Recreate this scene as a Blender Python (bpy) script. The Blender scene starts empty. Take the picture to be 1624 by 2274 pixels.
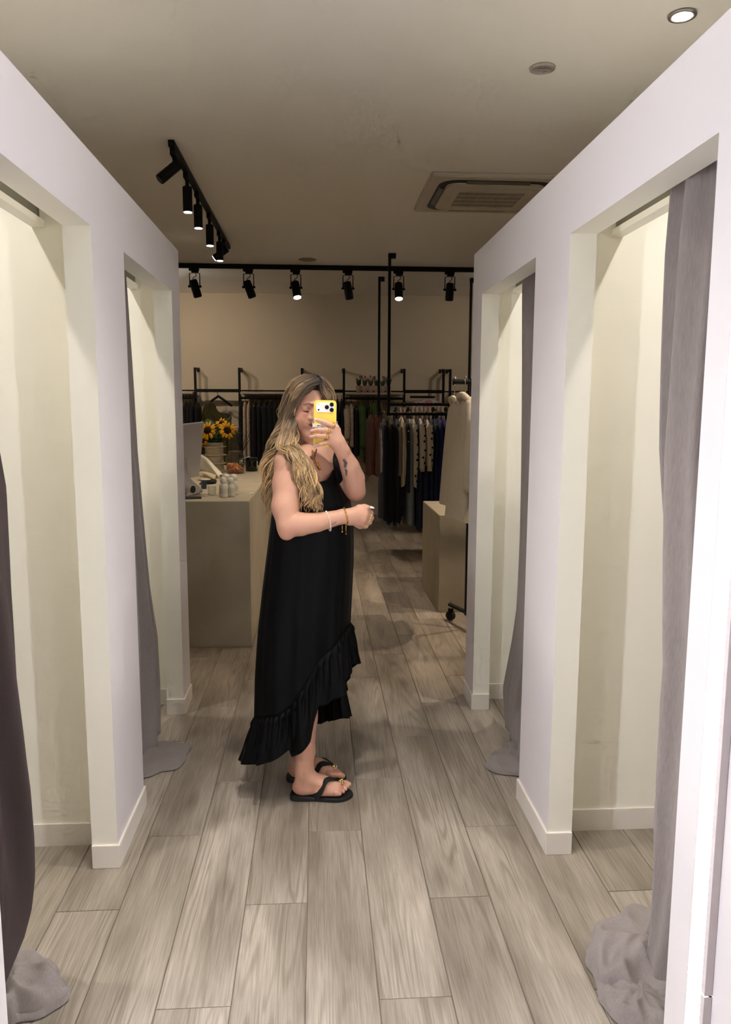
import bpy, bmesh, math, random
import numpy as np
from mathutils import Matrix, Vector

# ---------------------------------------------------------------- camera
H = 1.55
FPX, PITCH, YAW, ROLL = 1702.84, .1362, .0637, .0035
_fw = np.array([math.sin(YAW)*math.cos(PITCH), math.cos(YAW)*math.cos(PITCH), -math.sin(PITCH)])
_rt = np.array([math.cos(YAW), -math.sin(YAW), 0.]); _up = np.cross(_rt, _fw)
_R = _rt*math.cos(ROLL)+_up*math.sin(ROLL); _U = -_rt*math.sin(ROLL)+_up*math.cos(ROLL)
_C = np.array([0., 0., H])
scene = bpy.context.scene
COL = scene.collection
cam = bpy.data.cameras.new('camera'); camo = bpy.data.objects.new('camera', cam); COL.objects.link(camo)
cam.sensor_fit = 'VERTICAL'; cam.sensor_height = 24.0; cam.lens = 24.0*FPX/2274.0
cam.clip_start = .02; cam.clip_end = 60
camo.matrix_world = Matrix(((_R[0], _U[0], -_fw[0], 0), (_R[1], _U[1], -_fw[1], 0), (_R[2], _U[2], -_fw[2], H), (0, 0, 0, 1)))
scene.camera = camo
# ---------------------------------------------------------------- world, exposure, lamps' strengths
w = bpy.data.worlds.new('world'); scene.world = w; w.use_nodes = True
w.node_tree.nodes['Background'].inputs[0].default_value = (1, .86, .7, 1)
w.node_tree.nodes['Background'].inputs[1].default_value = 0.0
scene.view_settings.view_transform = 'Standard'; scene.view_settings.look = 'None'
scene.view_settings.exposure = 2.47; scene.view_settings.gamma = 1.0
scene.view_settings.use_curve_mapping = False
try:
    scene.cycles.use_denoising = True; scene.cycles.use_adaptive_sampling = True; scene.cycles.adaptive_threshold = .06; scene.cycles.adaptive_min_samples = 10
    scene.cycles.max_bounces = 6; scene.cycles.diffuse_bounces = 4; scene.cycles.glossy_bounces = 2
    scene.cycles.transmission_bounces = 3; scene.cycles.sample_clamp_indirect = 4.0
    scene.cycles.caustics_reflective = False; scene.cycles.caustics_refractive = False
except Exception: pass
LED_STRENGTH = 10.0        # diffuser of the mirror's side lights
LED_COLOR = (.94, .965, 1.04)
SPOT_POWER = 4.8          # each lit track spot in the shop
SPOT_COLOR = (1.0, .80, .58)
WASH_FILL = 1.15                 # unseen spots added for the back wall, times SPOT_POWER
RACK_FILL = 4.4                 # unseen spots added over the rolling rack, times SPOT_POWER
DOWN_POWER = 12.0          # recessed downlights above the cubicles
PASS_FILL = 1.5                 # unseen fill lights added over the passage, times DOWN_POWER
DOWN_COLOR = (1.0, .955, .88)

# ---------------------------------------------------------------- helpers
def ray(u, v): return _fw+_R*(u-812)/FPX-_U*(v-1137)/FPX
def at(u, v, Y):
    d = ray(u, v); return _C+d*(Y/d[1])
def atZ(u, v, Z=0.):
    d = ray(u, v); return _C+d*((Z-H)/d[2])
def atX(u, v, X):
    d = ray(u, v); return _C+d*(X/d[0])
def pxm(Y): return Y/FPX*1.008      # metres per pixel at depth Y
def lin(c):
    c = c/255. if c > 1 else c
    return c/12.92 if c <= .04045 else ((c+.055)/1.055)**2.4
def rgb(t): return tuple(lin(float(c)) for c in t[:3])+(1.,)
_M = {}
def M(name, c=(200, 200, 200), rough=.6, metal=0., var=.05, scale=9., bump=0., bscale=120., trans=0., ior=1.45, sheen=0., spec=.5, alpha=1., emit=0., sss=0., stretch=None, coat=0.):
    if name in _M: return _M[name]
    m = bpy.data.materials.new(name); m.use_nodes = True; nt = m.node_tree; b = nt.nodes['Principled BSDF']
    c = rgb(c)
    tc = nt.nodes.new('ShaderNodeTexCoord'); mp = nt.nodes.new('ShaderNodeMapping')
    if stretch: mp.inputs['Scale'].default_value = stretch
    nt.links.new(tc.outputs['Object'], mp.inputs[0])
    n = nt.nodes.new('ShaderNodeTexNoise'); n.inputs['Scale'].default_value = scale; n.inputs['Detail'].default_value = 4
    nt.links.new(mp.outputs[0], n.inputs['Vector'])
    r = nt.nodes.new('ShaderNodeValToRGB'); r.color_ramp.elements[0].position = .3; r.color_ramp.elements[1].position = .7
    r.color_ramp.elements[0].color = tuple(x*(1-var) for x in c[:3])+(1,); r.color_ramp.elements[1].color = tuple(min(1, x*(1+var)) for x in c[:3])+(1,)
    nt.links.new(n.outputs['Fac'], r.inputs[0]); nt.links.new(r.outputs[0], b.inputs['Base Color'])
    b.inputs['Roughness'].default_value = rough; b.inputs['Metallic'].default_value = metal
    b.inputs['Specular IOR Level'].default_value = spec
    b.inputs['Transmission Weight'].default_value = trans; b.inputs['IOR'].default_value = ior
    b.inputs['Sheen Weight'].default_value = sheen; b.inputs['Coat Weight'].default_value = coat
    if alpha < 1: b.inputs['Alpha'].default_value = alpha
    if sss:
        b.inputs['Subsurface Weight'].default_value = sss; b.inputs['Subsurface Radius'].default_value = (.012, .005, .003); b.inputs['Subsurface Scale'].default_value = 1.
    if emit:
        b.inputs['Emission Color'].default_value = c; b.inputs['Emission Strength'].default_value = emit
    if bump:
        n2 = nt.nodes.new('ShaderNodeTexNoise'); n2.inputs['Scale'].default_value = bscale; n2.inputs['Detail'].default_value = 3
        nt.links.new(mp.outputs[0], n2.inputs['Vector'])
        bp = nt.nodes.new('ShaderNodeBump'); bp.inputs['Strength'].default_value = bump; bp.inputs['Distance'].default_value = .004
        nt.links.new(n2.outputs['Fac'], bp.inputs['Height']); nt.links.new(bp.outputs[0], b.inputs['Normal'])
    _M[name] = m; return m
def EM(name, col, strength):
    if name in _M: return _M[name]
    m = bpy.data.materials.new(name); m.use_nodes = True; nt = m.node_tree
    b = nt.nodes['Principled BSDF']; b.inputs['Base Color'].default_value = (.8, .8, .8, 1)
    b.inputs['Emission Color'].default_value = tuple(col)+(1,); b.inputs['Emission Strength'].default_value = strength
    _M[name] = m; return m

def GLASS(name):
    m = bpy.data.materials.new(name); m.use_nodes = True; nt = m.node_tree; nt.nodes.remove(nt.nodes['Principled BSDF'])
    t = nt.nodes.new('ShaderNodeBsdfTransparent'); t.inputs[0].default_value = (.93, .95, .94, 1); g = nt.nodes.new('ShaderNodeBsdfGlossy'); g.inputs['Roughness'].default_value = .04
    lw = nt.nodes.new('ShaderNodeLayerWeight'); lw.inputs[0].default_value = .5; pw = nt.nodes.new('ShaderNodeMath'); pw.operation = 'POWER'; pw.inputs[1].default_value = 3.5; nt.links.new(lw.outputs['Facing'], pw.inputs[0]); f = nt.nodes.new('ShaderNodeMath'); f.operation = 'MULTIPLY_ADD'; f.inputs[1].default_value = .55; f.inputs[2].default_value = .05; nt.links.new(pw.outputs[0], f.inputs[0])
    mx = nt.nodes.new('ShaderNodeMixShader'); nt.links.new(f.outputs[0], mx.inputs[0]); nt.links.new(t.outputs[0], mx.inputs[1]); nt.links.new(g.outputs[0], mx.inputs[2]); nt.links.new(mx.outputs[0], nt.nodes['Material Output'].inputs[0]); _M[name] = m; return m
class MB:
    """collects vertices and faces of one mesh (world coordinates)"""
    def __init__(s): s.v = []; s.f = []; s.mi = []
    def add(s, v, f, mi=0):
        o = len(s.v); s.v += [tuple(map(float, p)) for p in v]; s.f += [tuple(i+o for i in q) for q in f]; s.mi += [mi]*len(f); return s
    def box(s, x0, x1, y0, y1, z0, z1, mi=0):
        v = [(x, y, z) for z in (z0, z1) for y in (y0, y1) for x in (x0, x1)]
        return s.add(v, [(0, 2, 3, 1), (4, 5, 7, 6), (0, 1, 5, 4), (2, 6, 7, 3), (0, 4, 6, 2), (1, 3, 7, 5)], mi)
    def obox(s, c, ax, half, mi=0):
        c = np.array(c, float); ax = [np.array(a, float)/np.linalg.norm(a) for a in ax]
        v = [c+ax[0]*half[0]*i+ax[1]*half[1]*j+ax[2]*half[2]*k for k in (-1, 1) for j in (-1, 1) for i in (-1, 1)]
        return s.add(v, [(0, 2, 3, 1), (4, 5, 7, 6), (0, 1, 5, 4), (2, 6, 7, 3), (0, 4, 6, 2), (1, 3, 7, 5)], mi)
    def tube(s, pts, r, n=8, caps=True, mi=0, flat=1., up=None):
        pts = np.array(pts, float); N = len(pts)
        r = np.full(N, r) if np.isscalar(r) else np.array(r, float)
        T = np.gradient(pts, axis=0) if N > 2 else np.repeat((pts[1]-pts[0])[None], 2, 0)
        T /= np.linalg.norm(T, axis=1)[:, None]+1e-12
        a = np.array(up, float) if up is not None else (np.array([0, 0, 1.]) if abs(T[0][2]) < .9 else np.array([1., 0, 0]))
        V = []; 
        for i in range(N):
            a = a-T[i]*(a@T[i]); a /= np.linalg.norm(a)+1e-12; b = np.cross(T[i], a)
            for k in range(n):
                t = 2*math.pi*k/n; V.append(pts[i]+a*math.cos(t)*r[i]*flat+b*math.sin(t)*r[i])
        F = [(i*n+k, i*n+(k+1) % n, (i+1)*n+(k+1) % n, (i+1)*n+k) for i in range(N-1) for k in range(n)]
        if caps: F += [tuple(range(n-1, -1, -1)), tuple(range((N-1)*n, N*n))]
        return s.add(V, F, mi)
    def cyl(s, a, b, r, n=16, mi=0, r2=None): return s.tube([a, b], [r, r if r2 is None else r2], n, True, mi)
    def lathe(s, c, prof, n=24, axis=(0, 0, 1), mi=0, closed=False):
        c = np.array(c, float); ax = np.array(axis, float); ax /= np.linalg.norm(ax)
        a = np.array([1., 0, 0]) if abs(ax[0]) < .9 else np.array([0, 1., 0]); a = a-ax*(a@ax); a /= np.linalg.norm(a); b = np.cross(ax, a)
        V = [c+ax*z+(a*math.cos(2*math.pi*k/n)+b*math.sin(2*math.pi*k/n))*r for r, z in prof for k in range(n)]
        m = len(prof); F = [(i*n+k, i*n+(k+1) % n, (i+1)*n+(k+1) % n, (i+1)*n+k) for i in range(m-1) for k in range(n)]
        if prof[0][0] > 1e-6 and not closed: F.append(tuple(range(n-1, -1, -1)))
        if prof[-1][0] > 1e-6 and not closed: F.append(tuple(range((m-1)*n, m*n)))
        return s.add(V, F, mi)
    def ball(s, c, r, n=10, m=6, mi=0, sq=(1, 1, 1)):
        V = []; 
        for i in range(m+1):
            ph = math.pi*i/m
            for k in range(n):
                t = 2*math.pi*k/n; V.append((c[0]+r*sq[0]*math.sin(ph)*math.cos(t), c[1]+r*sq[1]*math.sin(ph)*math.sin(t), c[2]+r*sq[2]*math.cos(ph)))
        F = [(i*n+k, (i+1)*n+k, (i+1)*n+(k+1) % n, i*n+(k+1) % n) for i in range(m) for k in range(n)]
        return s.add(V, F, mi)
    def grid(s, P, mi=0, wrap=False):
        P = np.array(P, float); a, b = P.shape[:2]; o = []
        for i in range(a-1):
            for j in range(b if wrap else b-1):
                j2 = (j+1) % b; o.append((i*b+j, i*b+j2, (i+1)*b+j2, (i+1)*b+j))
        return s.add(P.reshape(-1, 3), o, mi)
    def prism(s, outline, origin, ax, ay, az, d, mi=0):
        """closed outline (list of 2D points) in axes ax, ay, extruded by d along az"""
        o = np.array(origin, float); ax, ay, az = [np.array(q, float) for q in (ax, ay, az)]; n = len(outline)
        V = [o+ax*p[0]+ay*p[1] for p in outline]+[o+ax*p[0]+ay*p[1]+az*d for p in outline]
        F = [tuple(range(n-1, -1, -1)), tuple(range(n, 2*n))]+[(i, (i+1) % n, n+(i+1) % n, n+i) for i in range(n)]
        return s.add(V, F, mi)
    def obj(s, name, mats, parent=None, smooth=False, bevel=0., thick=0., sub=0, fix=True, origin=None, attr=None):
        V = np.array(s.v, float)
        L = np.array(origin if origin is not None else [0., 0., 0.], float)
        if parent is not None: L = np.array(parent['_o'], float)
        elif origin is None: L = np.array([(V[:, 0].min()+V[:, 0].max())/2, (V[:, 1].min()+V[:, 1].max())/2, V[:, 2].min()])
        me = bpy.data.meshes.new(name); me.from_pydata((V-L).tolist(), [], s.f)
        for m in (mats if isinstance(mats, (list, tuple)) else [mats]): me.materials.append(m)
        if any(s.mi): me.polygons.foreach_set('material_index', s.mi)
        if fix or bevel:
            bm = bmesh.new(); bm.from_mesh(me)
            if fix: bmesh.ops.recalc_face_normals(bm, faces=bm.faces)
            if bevel: bmesh.ops.bevel(bm, geom=[e for e in bm.edges if len(e.link_faces) == 2 and e.calc_face_angle(0) > .6], offset=bevel, segments=2, affect='EDGES', clamp_overlap=True)
            bm.to_mesh(me); bm.free()
        if smooth: me.polygons.foreach_set('use_smooth', [True]*len(me.polygons))
        if attr is not None:
            a = me.color_attributes.new('Col', 'FLOAT_COLOR', 'POINT'); a.data.foreach_set('color', np.array(attr, np.float32).ravel())
        me.update()
        o = bpy.data.objects.new(name, me); COL.objects.link(o)
        o['_o'] = [float(q) for q in L]
        if parent is not None: o.parent = parent
        else: o.location = L
        if thick:
            md = o.modifiers.new('thickness', 'SOLIDIFY'); md.thickness = thick; md.offset = 0
        if sub:
            md = o.modifiers.new('smooth', 'SUBSURF'); md.levels = sub; md.render_levels = sub
        return o
def tag(o, label, cat, group=None):
    o['label'] = label; o['category'] = cat
    if group: o['group'] = group
    return o
def thing(name, loc, label, cat, group=None):
    o = bpy.data.objects.new(name, None); COL.objects.link(o); o.location = tuple(map(float, loc)); o['_o'] = [float(q) for q in loc]
    o.empty_display_size = .05
    return tag(o, label, cat, group)
def struct(o): o['kind'] = 'structure'; return o
def smoothpath(P, n=24):
    """Catmull-Rom through points"""
    P = np.array(P, float); Q = np.vstack([2*P[0]-P[1], P, 2*P[-1]-P[-2]]); out = []
    m = len(P)-1
    for t in np.linspace(0, m, n):
        i = min(int(t), m-1); f = t-i; a, b, c, d = Q[i:i+4]
        out.append(.5*((2*b)+(-a+c)*f+(2*a-5*b+4*c-d)*f*f+(-a+3*b-3*c+d)*f**3))
    return np.array(out)
def rrect(w, h, r, n=5):
    """rounded rectangle outline, centred"""
    o = []
    for cx, cy, a in ((w/2-r, h/2-r, 0), (-w/2+r, h/2-r, 90), (-w/2+r, -h/2+r, 180), (w/2-r, -h/2+r, 270)):
        for k in range(n+1):
            t = math.radians(a+90*k/n); o.append((cx+r*math.cos(t), cy+r*math.sin(t)))
    return o

# ---------------------------------------------------------------- the setting
XR, XL, HO, HW, HC = .798, -.679, 2.091, 2.312, 3.10
DR = [1.557, 2.454, 2.839, 3.754, 3.964]; DL = [1.552, 2.464, 2.862, 3.771, 3.98]
YM = 1.435                       # plane of the mirror
BACK = 11.0
corr = M('corridor_paint', (222, 216, 217), .55, var=.012, scale=2.5, bump=.02, bscale=200)
cream = M('cubicle_paint', (240, 236, 224), .6, var=.012, scale=2.5, bump=.02, bscale=200)
ceilm = M('ceiling_paint', (250, 246, 239), .8, var=.012, scale=1.5)
skirtm = M('skirting_paint', (228, 221, 212), .5, var=.02, scale=6)
shopm = M('shop_wall_paint', (212, 198, 176), .8, var=.015, scale=1.5)

# wood-look porcelain planks
def plank_material():
    m = bpy.data.materials.new('wood_plank_tile'); m.use_nodes = True; nt = m.node_tree; N = nt.nodes; Lk = nt.links.new; b = N['Principled BSDF']
    tc = N.new('ShaderNodeTexCoord'); oi = N.new('ShaderNodeObjectInfo')
    cb = N.new('ShaderNodeCombineXYZ'); mu = N.new('ShaderNodeMath'); mu.operation = 'MULTIPLY'; mu.inputs[1].default_value = 41.
    Lk(oi.outputs['Random'], mu.inputs[0]); Lk(mu.outputs[0], cb.inputs[0]); Lk(mu.outputs[0], cb.inputs[1]); Lk(mu.outputs[0], cb.inputs[2])
    add = N.new('ShaderNodeVectorMath'); add.operation = 'ADD'; Lk(tc.outputs['Object'], add.inputs[0]); Lk(cb.outputs[0], add.inputs[1])
    def mapped(sc):
        q = N.new('ShaderNodeMapping'); q.inputs['Scale'].default_value = sc; Lk(add.outputs[0], q.inputs[0]); return q.outputs[0]
    def noise(vec, s, d=4, dist=0., rough=.55):
        q = N.new('ShaderNodeTexNoise'); q.inputs['Scale'].default_value = s; q.inputs['Detail'].default_value = d; q.inputs['Distortion'].default_value = dist; q.inputs['Roughness'].default_value = rough
        Lk(vec, q.inputs['Vector']); return q.outputs['Fac']
    def ramp(f, p0, c0, p1, c1):
        q = N.new('ShaderNodeValToRGB'); e = q.color_ramp.elements; e[0].position = p0; e[0].color = c0; e[1].position = p1; e[1].color = c1; Lk(f, q.inputs[0]); return q.outputs[0]
    def mix(f, a, c, mode='MIX'):
        q = N.new('ShaderNodeMix'); q.data_type = 'RGBA'; q.blend_type = mode
        if isinstance(f, float): q.inputs[0].default_value = f
        else: Lk(f, q.inputs[0])
        Lk(a, q.inputs[6]) if not isinstance(a, tuple) else setattr(q.inputs[6], 'default_value', a)
        Lk(c, q.inputs[7]) if not isinstance(c, tuple) else setattr(q.inputs[7], 'default_value', c)
        return q.outputs[2]
    big = noise(mapped((5, .9, 1)), 1.2, 3)
    base = ramp(big, .3, rgb((136, 125, 113)), .70, rgb((190, 179, 166)))
    fine = noise(mapped((130, 3.2, 1)), 2.2, 5, .3, .6)
    base = mix(.5, base, ramp(fine, .36, (.46, .42, .38, 1), .60, (1, 1, 1, 1)), 'MULTIPLY')
    # cathedral figure: contours of a stretched noise
    fig = noise(mapped((8., .42, 1)), 1.5, 1.5, .35, .4)
    sw = N.new('ShaderNodeMath'); sw.operation = 'MULTIPLY'; sw.inputs[1].default_value = 75.; Lk(fig, sw.inputs[0])
    sn = N.new('ShaderNodeMath'); sn.operation = 'SINE'; Lk(sw.outputs[0], sn.inputs[0])
    rings = ramp(sn.outputs[0], .0, (.0, .0, .0, 1), 1., (1, 1, 1, 1))
    msk = ramp(noise(mapped((7, 1.2, 1)), 1.3, 2), .40, (0, 0, 0, 1), .60, (1, 1, 1, 1))
    fac = N.new('ShaderNodeMath'); fac.operation = 'MULTIPLY'; Lk(rings, fac.inputs[0]); Lk(msk, fac.inputs[1])
    f2 = N.new('ShaderNodeMath'); f2.operation = 'MULTIPLY'; f2.inputs[1].default_value = .44; Lk(fac.outputs[0], f2.inputs[0])
    base = mix(f2.outputs[0], base, rgb((104, 90, 76)))
    # knots
    vo = N.new('ShaderNodeTexVoronoi'); vo.inputs['Scale'].default_value = 1.; Lk(mapped((7, 2.1, 1)), vo.inputs['Vector'])
    kn = ramp(vo.outputs['Distance'], .03, (1, 1, 1, 1), .24, (0, 0, 0, 1))
    k2 = N.new('ShaderNodeMath'); k2.operation = 'MULTIPLY'; k2.inputs[1].default_value = .5; Lk(kn, k2.inputs[0])
    base = mix(k2.outputs[0], base, rgb((86, 72, 58)))
    # plank to plank tone
    tone = ramp(oi.outputs['Random'], 0., (.80, .79, .77, 1), 1., (1.0, 1.0, 1.0, 1))
    base = mix(1., base, tone, 'MULTIPLY')
    Lk(base, b.inputs['Base Color']); b.inputs['Roughness'].default_value = .42; b.inputs['Specular IOR Level'].default_value = .4
    bp = N.new('ShaderNodeBump'); bp.inputs['Strength'].default_value = .12; bp.inputs['Distance'].default_value = .002; Lk(fine, bp.inputs['Height']); Lk(bp.outputs[0], b.inputs['Normal'])
    return m
PLANK = plank_material()
RX0, RX1, RY0 = -4.2, 4.2, -1.2
fl = MB(); fl.box(RX0, RX1, RY0, BACK, -.12, -.003)
floor = struct(fl.obj('floor', M('floor_grout', (120, 110, 100), .8, var=.1, scale=30), origin=(0, 0, -.003)))
PW, PL, GAP = .194, 1.214, .0030
def plank_mesh():
    b = MB(); x, y = PW/2-GAP/2, PL/2-GAP/2
    b.box(-x, x, -y, y, -.006, 0.)
    me = bpy.data.meshes.new('plank'); me.from_pydata(b.v, [], b.f); me.materials.append(PLANK)
    bm = bmesh.new(); bm.from_mesh(me); bmesh.ops.recalc_face_normals(bm, faces=bm.faces)
    bmesh.ops.bevel(bm, geom=[e for e in bm.edges if all(abs(v.co.z) < 1e-6 for v in e.verts)], offset=.0012, segments=1, affect='EDGES'); bm.to_mesh(me); bm.free()
    return me
pm = plank_mesh(); rest = MB(); npl = 0
for ci in range(-23, 22):
    x0 = .157+PW*ci
    if x0 < RX0 or x0+PW > RX1: continue
    off = (3.04, 2.237, 2.646)[ci % 3]
    for k in range(-5, 9):
        y0 = off+PL*k; yc = y0+PL/2; xc = x0+PW/2
        if y0 < RY0 or y0+PL > BACK+PL: continue
        vis = False
        for xx in (x0, xc, x0+PW):
            for yy in np.linspace(y0, min(y0+PL, BACK), 7):
                d = np.array([xx, yy, 0])-_C; zz = d@_fw
                if zz > .2:
                    u = 812+FPX*(d@_R)/zz; v = 1137-FPX*(d@_U)/zz
                    if -60 < u < 1680 and v < 2330:
                        if yy < 3.97 and not (-1.95 < xx < 1.95): continue
                        if yy > 3.97 and not (380 < u < 1080): continue
                        vis = True
        if y0+PL > BACK:
            rest.box(x0+.001, x0+PW-.001, y0+.001, BACK, -.005, 0.); continue
        if vis and npl < 295:
            o = bpy.data.objects.new('plank', pm); COL.objects.link(o); o.parent = floor; o.location = (xc, yc, .003); npl += 1
        else: rest.box(x0+.001, x0+PW-.001, y0+.001, y0+PL-.001, -.005, 0.)
floor['_o'] = [0, 0, -.003]
ro = rest.obj('plank', PLANK, floor); ro['kind'] = 'stuff'
c = MB(); c.box(RX0, RX1, RY0, BACK+.1, HC, HC+.1); struct(c.obj('ceiling', ceilm))
c = MB(); c.box(RX0, RX1, BACK, BACK+.1, 0, HC); struct(c.obj('wall_back', shopm))
c = MB(); c.box(RX0-.1, RX0, RY0, BACK+.1, 0, HC); struct(c.obj('wall_left', shopm))
c = MB(); c.box(RX1, RX1+.1, RY0, BACK+.1, 0, HC); struct(c.obj('wall_right', shopm))
c = MB(); c.box(RX0, RX1, RY0-.1, RY0, 0, HC); struct(c.obj('wall_front', cream))
# fitting-room partitions on both sides of the passage
TH = .085
def fitting(sx, X, D, side):
    b = MB()
    def B(x0, x1, y0, y1, z0, z1):
        a, c2 = X+sx*x0, X+sx*x1; b.box(min(a, c2), max(a, c2), y0, y1, z0, z1)
    B(0, TH, RY0, D[0], 0, HW); B(0, TH, D[1], D[2], 0, HW); B(0, TH, D[3], D[4], 0, HW)
    B(0, TH, D[0], D[1], HO, HW); B(0, TH, D[2], D[3], HO, HW)
    o = b.obj('wall_fitting_'+side, [corr, cream])
    for p in o.data.polygons:
        p.material_index = 0 if (p.normal.x*sx < -.5 or p.center.y+o.location.y < D[0]-.1 and abs(p.normal.x) > .5) else 1
        if p.normal.x*sx > .5: p.material_index = 1
    struct(o)
    far1, far2 = D[1]+.147, D[3]+.145
    b = MB(); B(TH, 1.25, 1.30, 1.36, 0, HW); B(TH, 1.25, far1, far1+.09, 0, HW); B(TH, 1.25, far2, D[4], 0, HW); B(1.25, 1.31, 1.30, D[4], 0, HW)
    struct(b.obj('wall_cubicles_'+side, cream))
    # skirting boards, one object for each side
    b = MB(); t = .008; hb = .082
    B(-t, TH+t*0, D[1]-t, D[2]+t, 0, hb); B(-t, TH, D[3]-t, D[4]+t, 0, hb); B(-t, TH, RY0, D[0]+t, 0, hb)
    struct(b.obj('baseboard_'+side, skirtm, bevel=.0015))
    b = MB(); B(TH, 1.25, far1-t, far1, 0, hb); B(TH, 1.25, far2-t, far2, 0, hb); B(1.242, 1.25, 1.36, far2, 0, hb)
    struct(b.obj('baseboard_cubicles_'+side, skirtm))
    for y0, y1, where in ((1.36, far1, 'nearest the mirror'), (far1+.09, far2, 'nearest the shop')):
        t_ = thing('curtain_pelmet', (X+sx*.20, (y0+y1)/2, 2.115), 'flat pelmet board hiding the curtain track in the %s cubicle %s' % (side, where), 'pelmet', 'curtain pelmets')
        q = MB(); a, c2 = sorted((X+sx*.20, X+sx*.222)); q.box(a, c2, y0+.012, y1-.012, 2.136, HW); q.obj('board', M('pelmet_shaded', (112, 108, 92), .6), t_)  # shade behind the lintel is put into the board's dark colour
        q = MB(); a, c2 = sorted((X+sx*.185, X+sx*.226)); q.box(a, c2, y0+.002, y1-.002, 2.115, 2.136); q.obj('lip', cream, t_)
        for ye in (y0+.001, y1-.011):
            q = MB(); a, c2 = sorted((X+sx*.199, X+sx*.224)); q.box(a, c2, ye, ye+.01, 2.136, HW); q.obj('end_bracket', M('bracket_metal', (150, 148, 140), .4, .6), t_)
fitting(1, XR, DR, 'right'); fitting(-1, XL, DL, 'left')

# mirror side lights: aluminium channel with two lit diffusers, on both passage walls at the mirror's plane
for sx, X, side in ((1, XR, 'right'), (-1, XL, 'left')):
    t_ = thing('mirror_light_strip', (X, 1.405, 0), 'tall glowing white light strip along the mirror edge on the %s passage wall' % side, 'light strip', 'mirror light strips')
    for z0, z1 in ((.02, .362), (.366, 2.30)):      # channel in two lengths: back plate and two lips that stand proud of the diffusers
        q = MB()
        for d_, ya, yb in ((.006, 1.3645, 1.4370), (.017, 1.364, 1.378), (.017, 1.4335, 1.4375), (.012, 1.4040, 1.4060)):
            a, c2 = sorted((X-sx*d_, X-sx*.0005)); q.box(a, c2, ya, yb, z0, z1)
        q.obj('channel', M('anodised_aluminium', (215, 206, 208), .5, 0.), t_)
    em = EM('led_diffuser_'+side, LED_COLOR, LED_STRENGTH*(.85 if sx > 0 else 1.10))
    for ya, yb in ((1.3785, 1.4038), (1.4062, 1.4333)):      # flat opal diffusers set back between the lips
        q = MB(); a, c2 = sorted((X-sx*.0115, X-sx*.0061)); q.box(a, c2, ya, yb, .02, 2.30); q.obj('diffuser', em, t_)

# ---------------------------------------------------------------- curtains
def curtain_mat():
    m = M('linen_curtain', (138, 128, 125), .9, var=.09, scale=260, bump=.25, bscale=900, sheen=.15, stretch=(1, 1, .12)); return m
LINEN = curtain_mat()
def curtain(name, sx, secs, X0, nf, amp, seed, puddle=None, label='', n=120, hang=None):
    """secs: list of (z, near Y, far Y, X of the far edge, X of the near edge): pleated cloth hung between them"""
    rnd = random.Random(seed); b = MB()
    ph = [rnd.uniform(0, 6.28) for _ in range(6)]
    Z = np.array([s[0] for s in secs]); A = np.array(secs, float)
    zs = np.concatenate([np.linspace(Z[0], Z[-1], 90)])
    P = []
    order = np.argsort(Z)
    for i, z in enumerate(zs):
        y0, y1, x1, x0 = [np.interp(z, Z[order], A[order, k]) for k in (1, 2, 3, 4)]
        row = []
        hgt = (z-Z[-1])/(Z[0]-Z[-1])
        for j in range(n):
            s = j/(n-1); yy = y0+(y1-y0)*s; xx = x0+(x1-x0)*s
            u = s+.03*math.sin(3*z+ph[0])*math.sin(math.pi*s)
            a = 1.5*amp*(.65+.55*math.sin(4*u+1.3*z+ph[1]))*(1.0 if hgt > .2 else .6+2.*hgt)
            f = math.sin(2*math.pi*nf*u+ph[2]+.5*math.sin(2.2*z+ph[3]))+.35*math.sin(2*math.pi*nf*2.3*u+ph[4]+z*2.)
            d = a*f; dy = .35*a*math.cos(2*math.pi*nf*u+ph[2])*math.sin(math.pi*s)
            row.append((xx+d, yy+dy, z))
        P.append(row)
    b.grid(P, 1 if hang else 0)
    if puddle:
        for (cx, cy, hh, outline, k, pr) in puddle:
            ang = np.array([math.atan2(p[1]-cy, p[0]-cx) for p in outline]); rad = np.array([math.hypot(p[0]-cx, p[1]-cy) for p in outline])
            o = np.argsort(ang); ang = ang[o]; rad = rad[o]
            aa = np.concatenate([ang-2*math.pi, ang, ang+2*math.pi]); rr = np.tile(rad, 3)
            G = []
            for r in np.concatenate([np.linspace(0, .75, 14), np.linspace(.78, 1, 12), [1.0, .93]]):
                row = []
                last = len(G) >= 27
                for q in range(96):
                    t = -math.pi+2*math.pi*q/96; R = np.interp(t, aa, rr)
                    hz = hh*math.sqrt(max(0, 1-r**2.6))
                    fold = .55*(1-2*abs(math.sin(.5*round(k)*t+pr+2.5*r)))+.4*(1-2*abs(math.sin(round(k)*t*.5+t+2*pr-4*r)))+.45*math.sin(2*math.pi*1.6*r+2*math.sin(t+pr))
                    hz = hz*(1+.50*fold*(r**1.6)*(1 if r < .97 else 0))+.0045
                    rx = R*r*(1+.035*math.sin(9*t+pr)*r)
                    if last: hz = .002
                    row.append((cx+rx*math.cos(t), cy+rx*math.sin(t), max(.002, hz)))
                G.append(row)
            b.grid(G, wrap=True)
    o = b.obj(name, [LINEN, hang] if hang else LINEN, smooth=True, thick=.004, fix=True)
    return tag(o, label, 'curtain', 'linen fitting-room curtains')
def ppx(l): return [tuple(atZ(*q)[:2]) for q in l]
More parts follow.
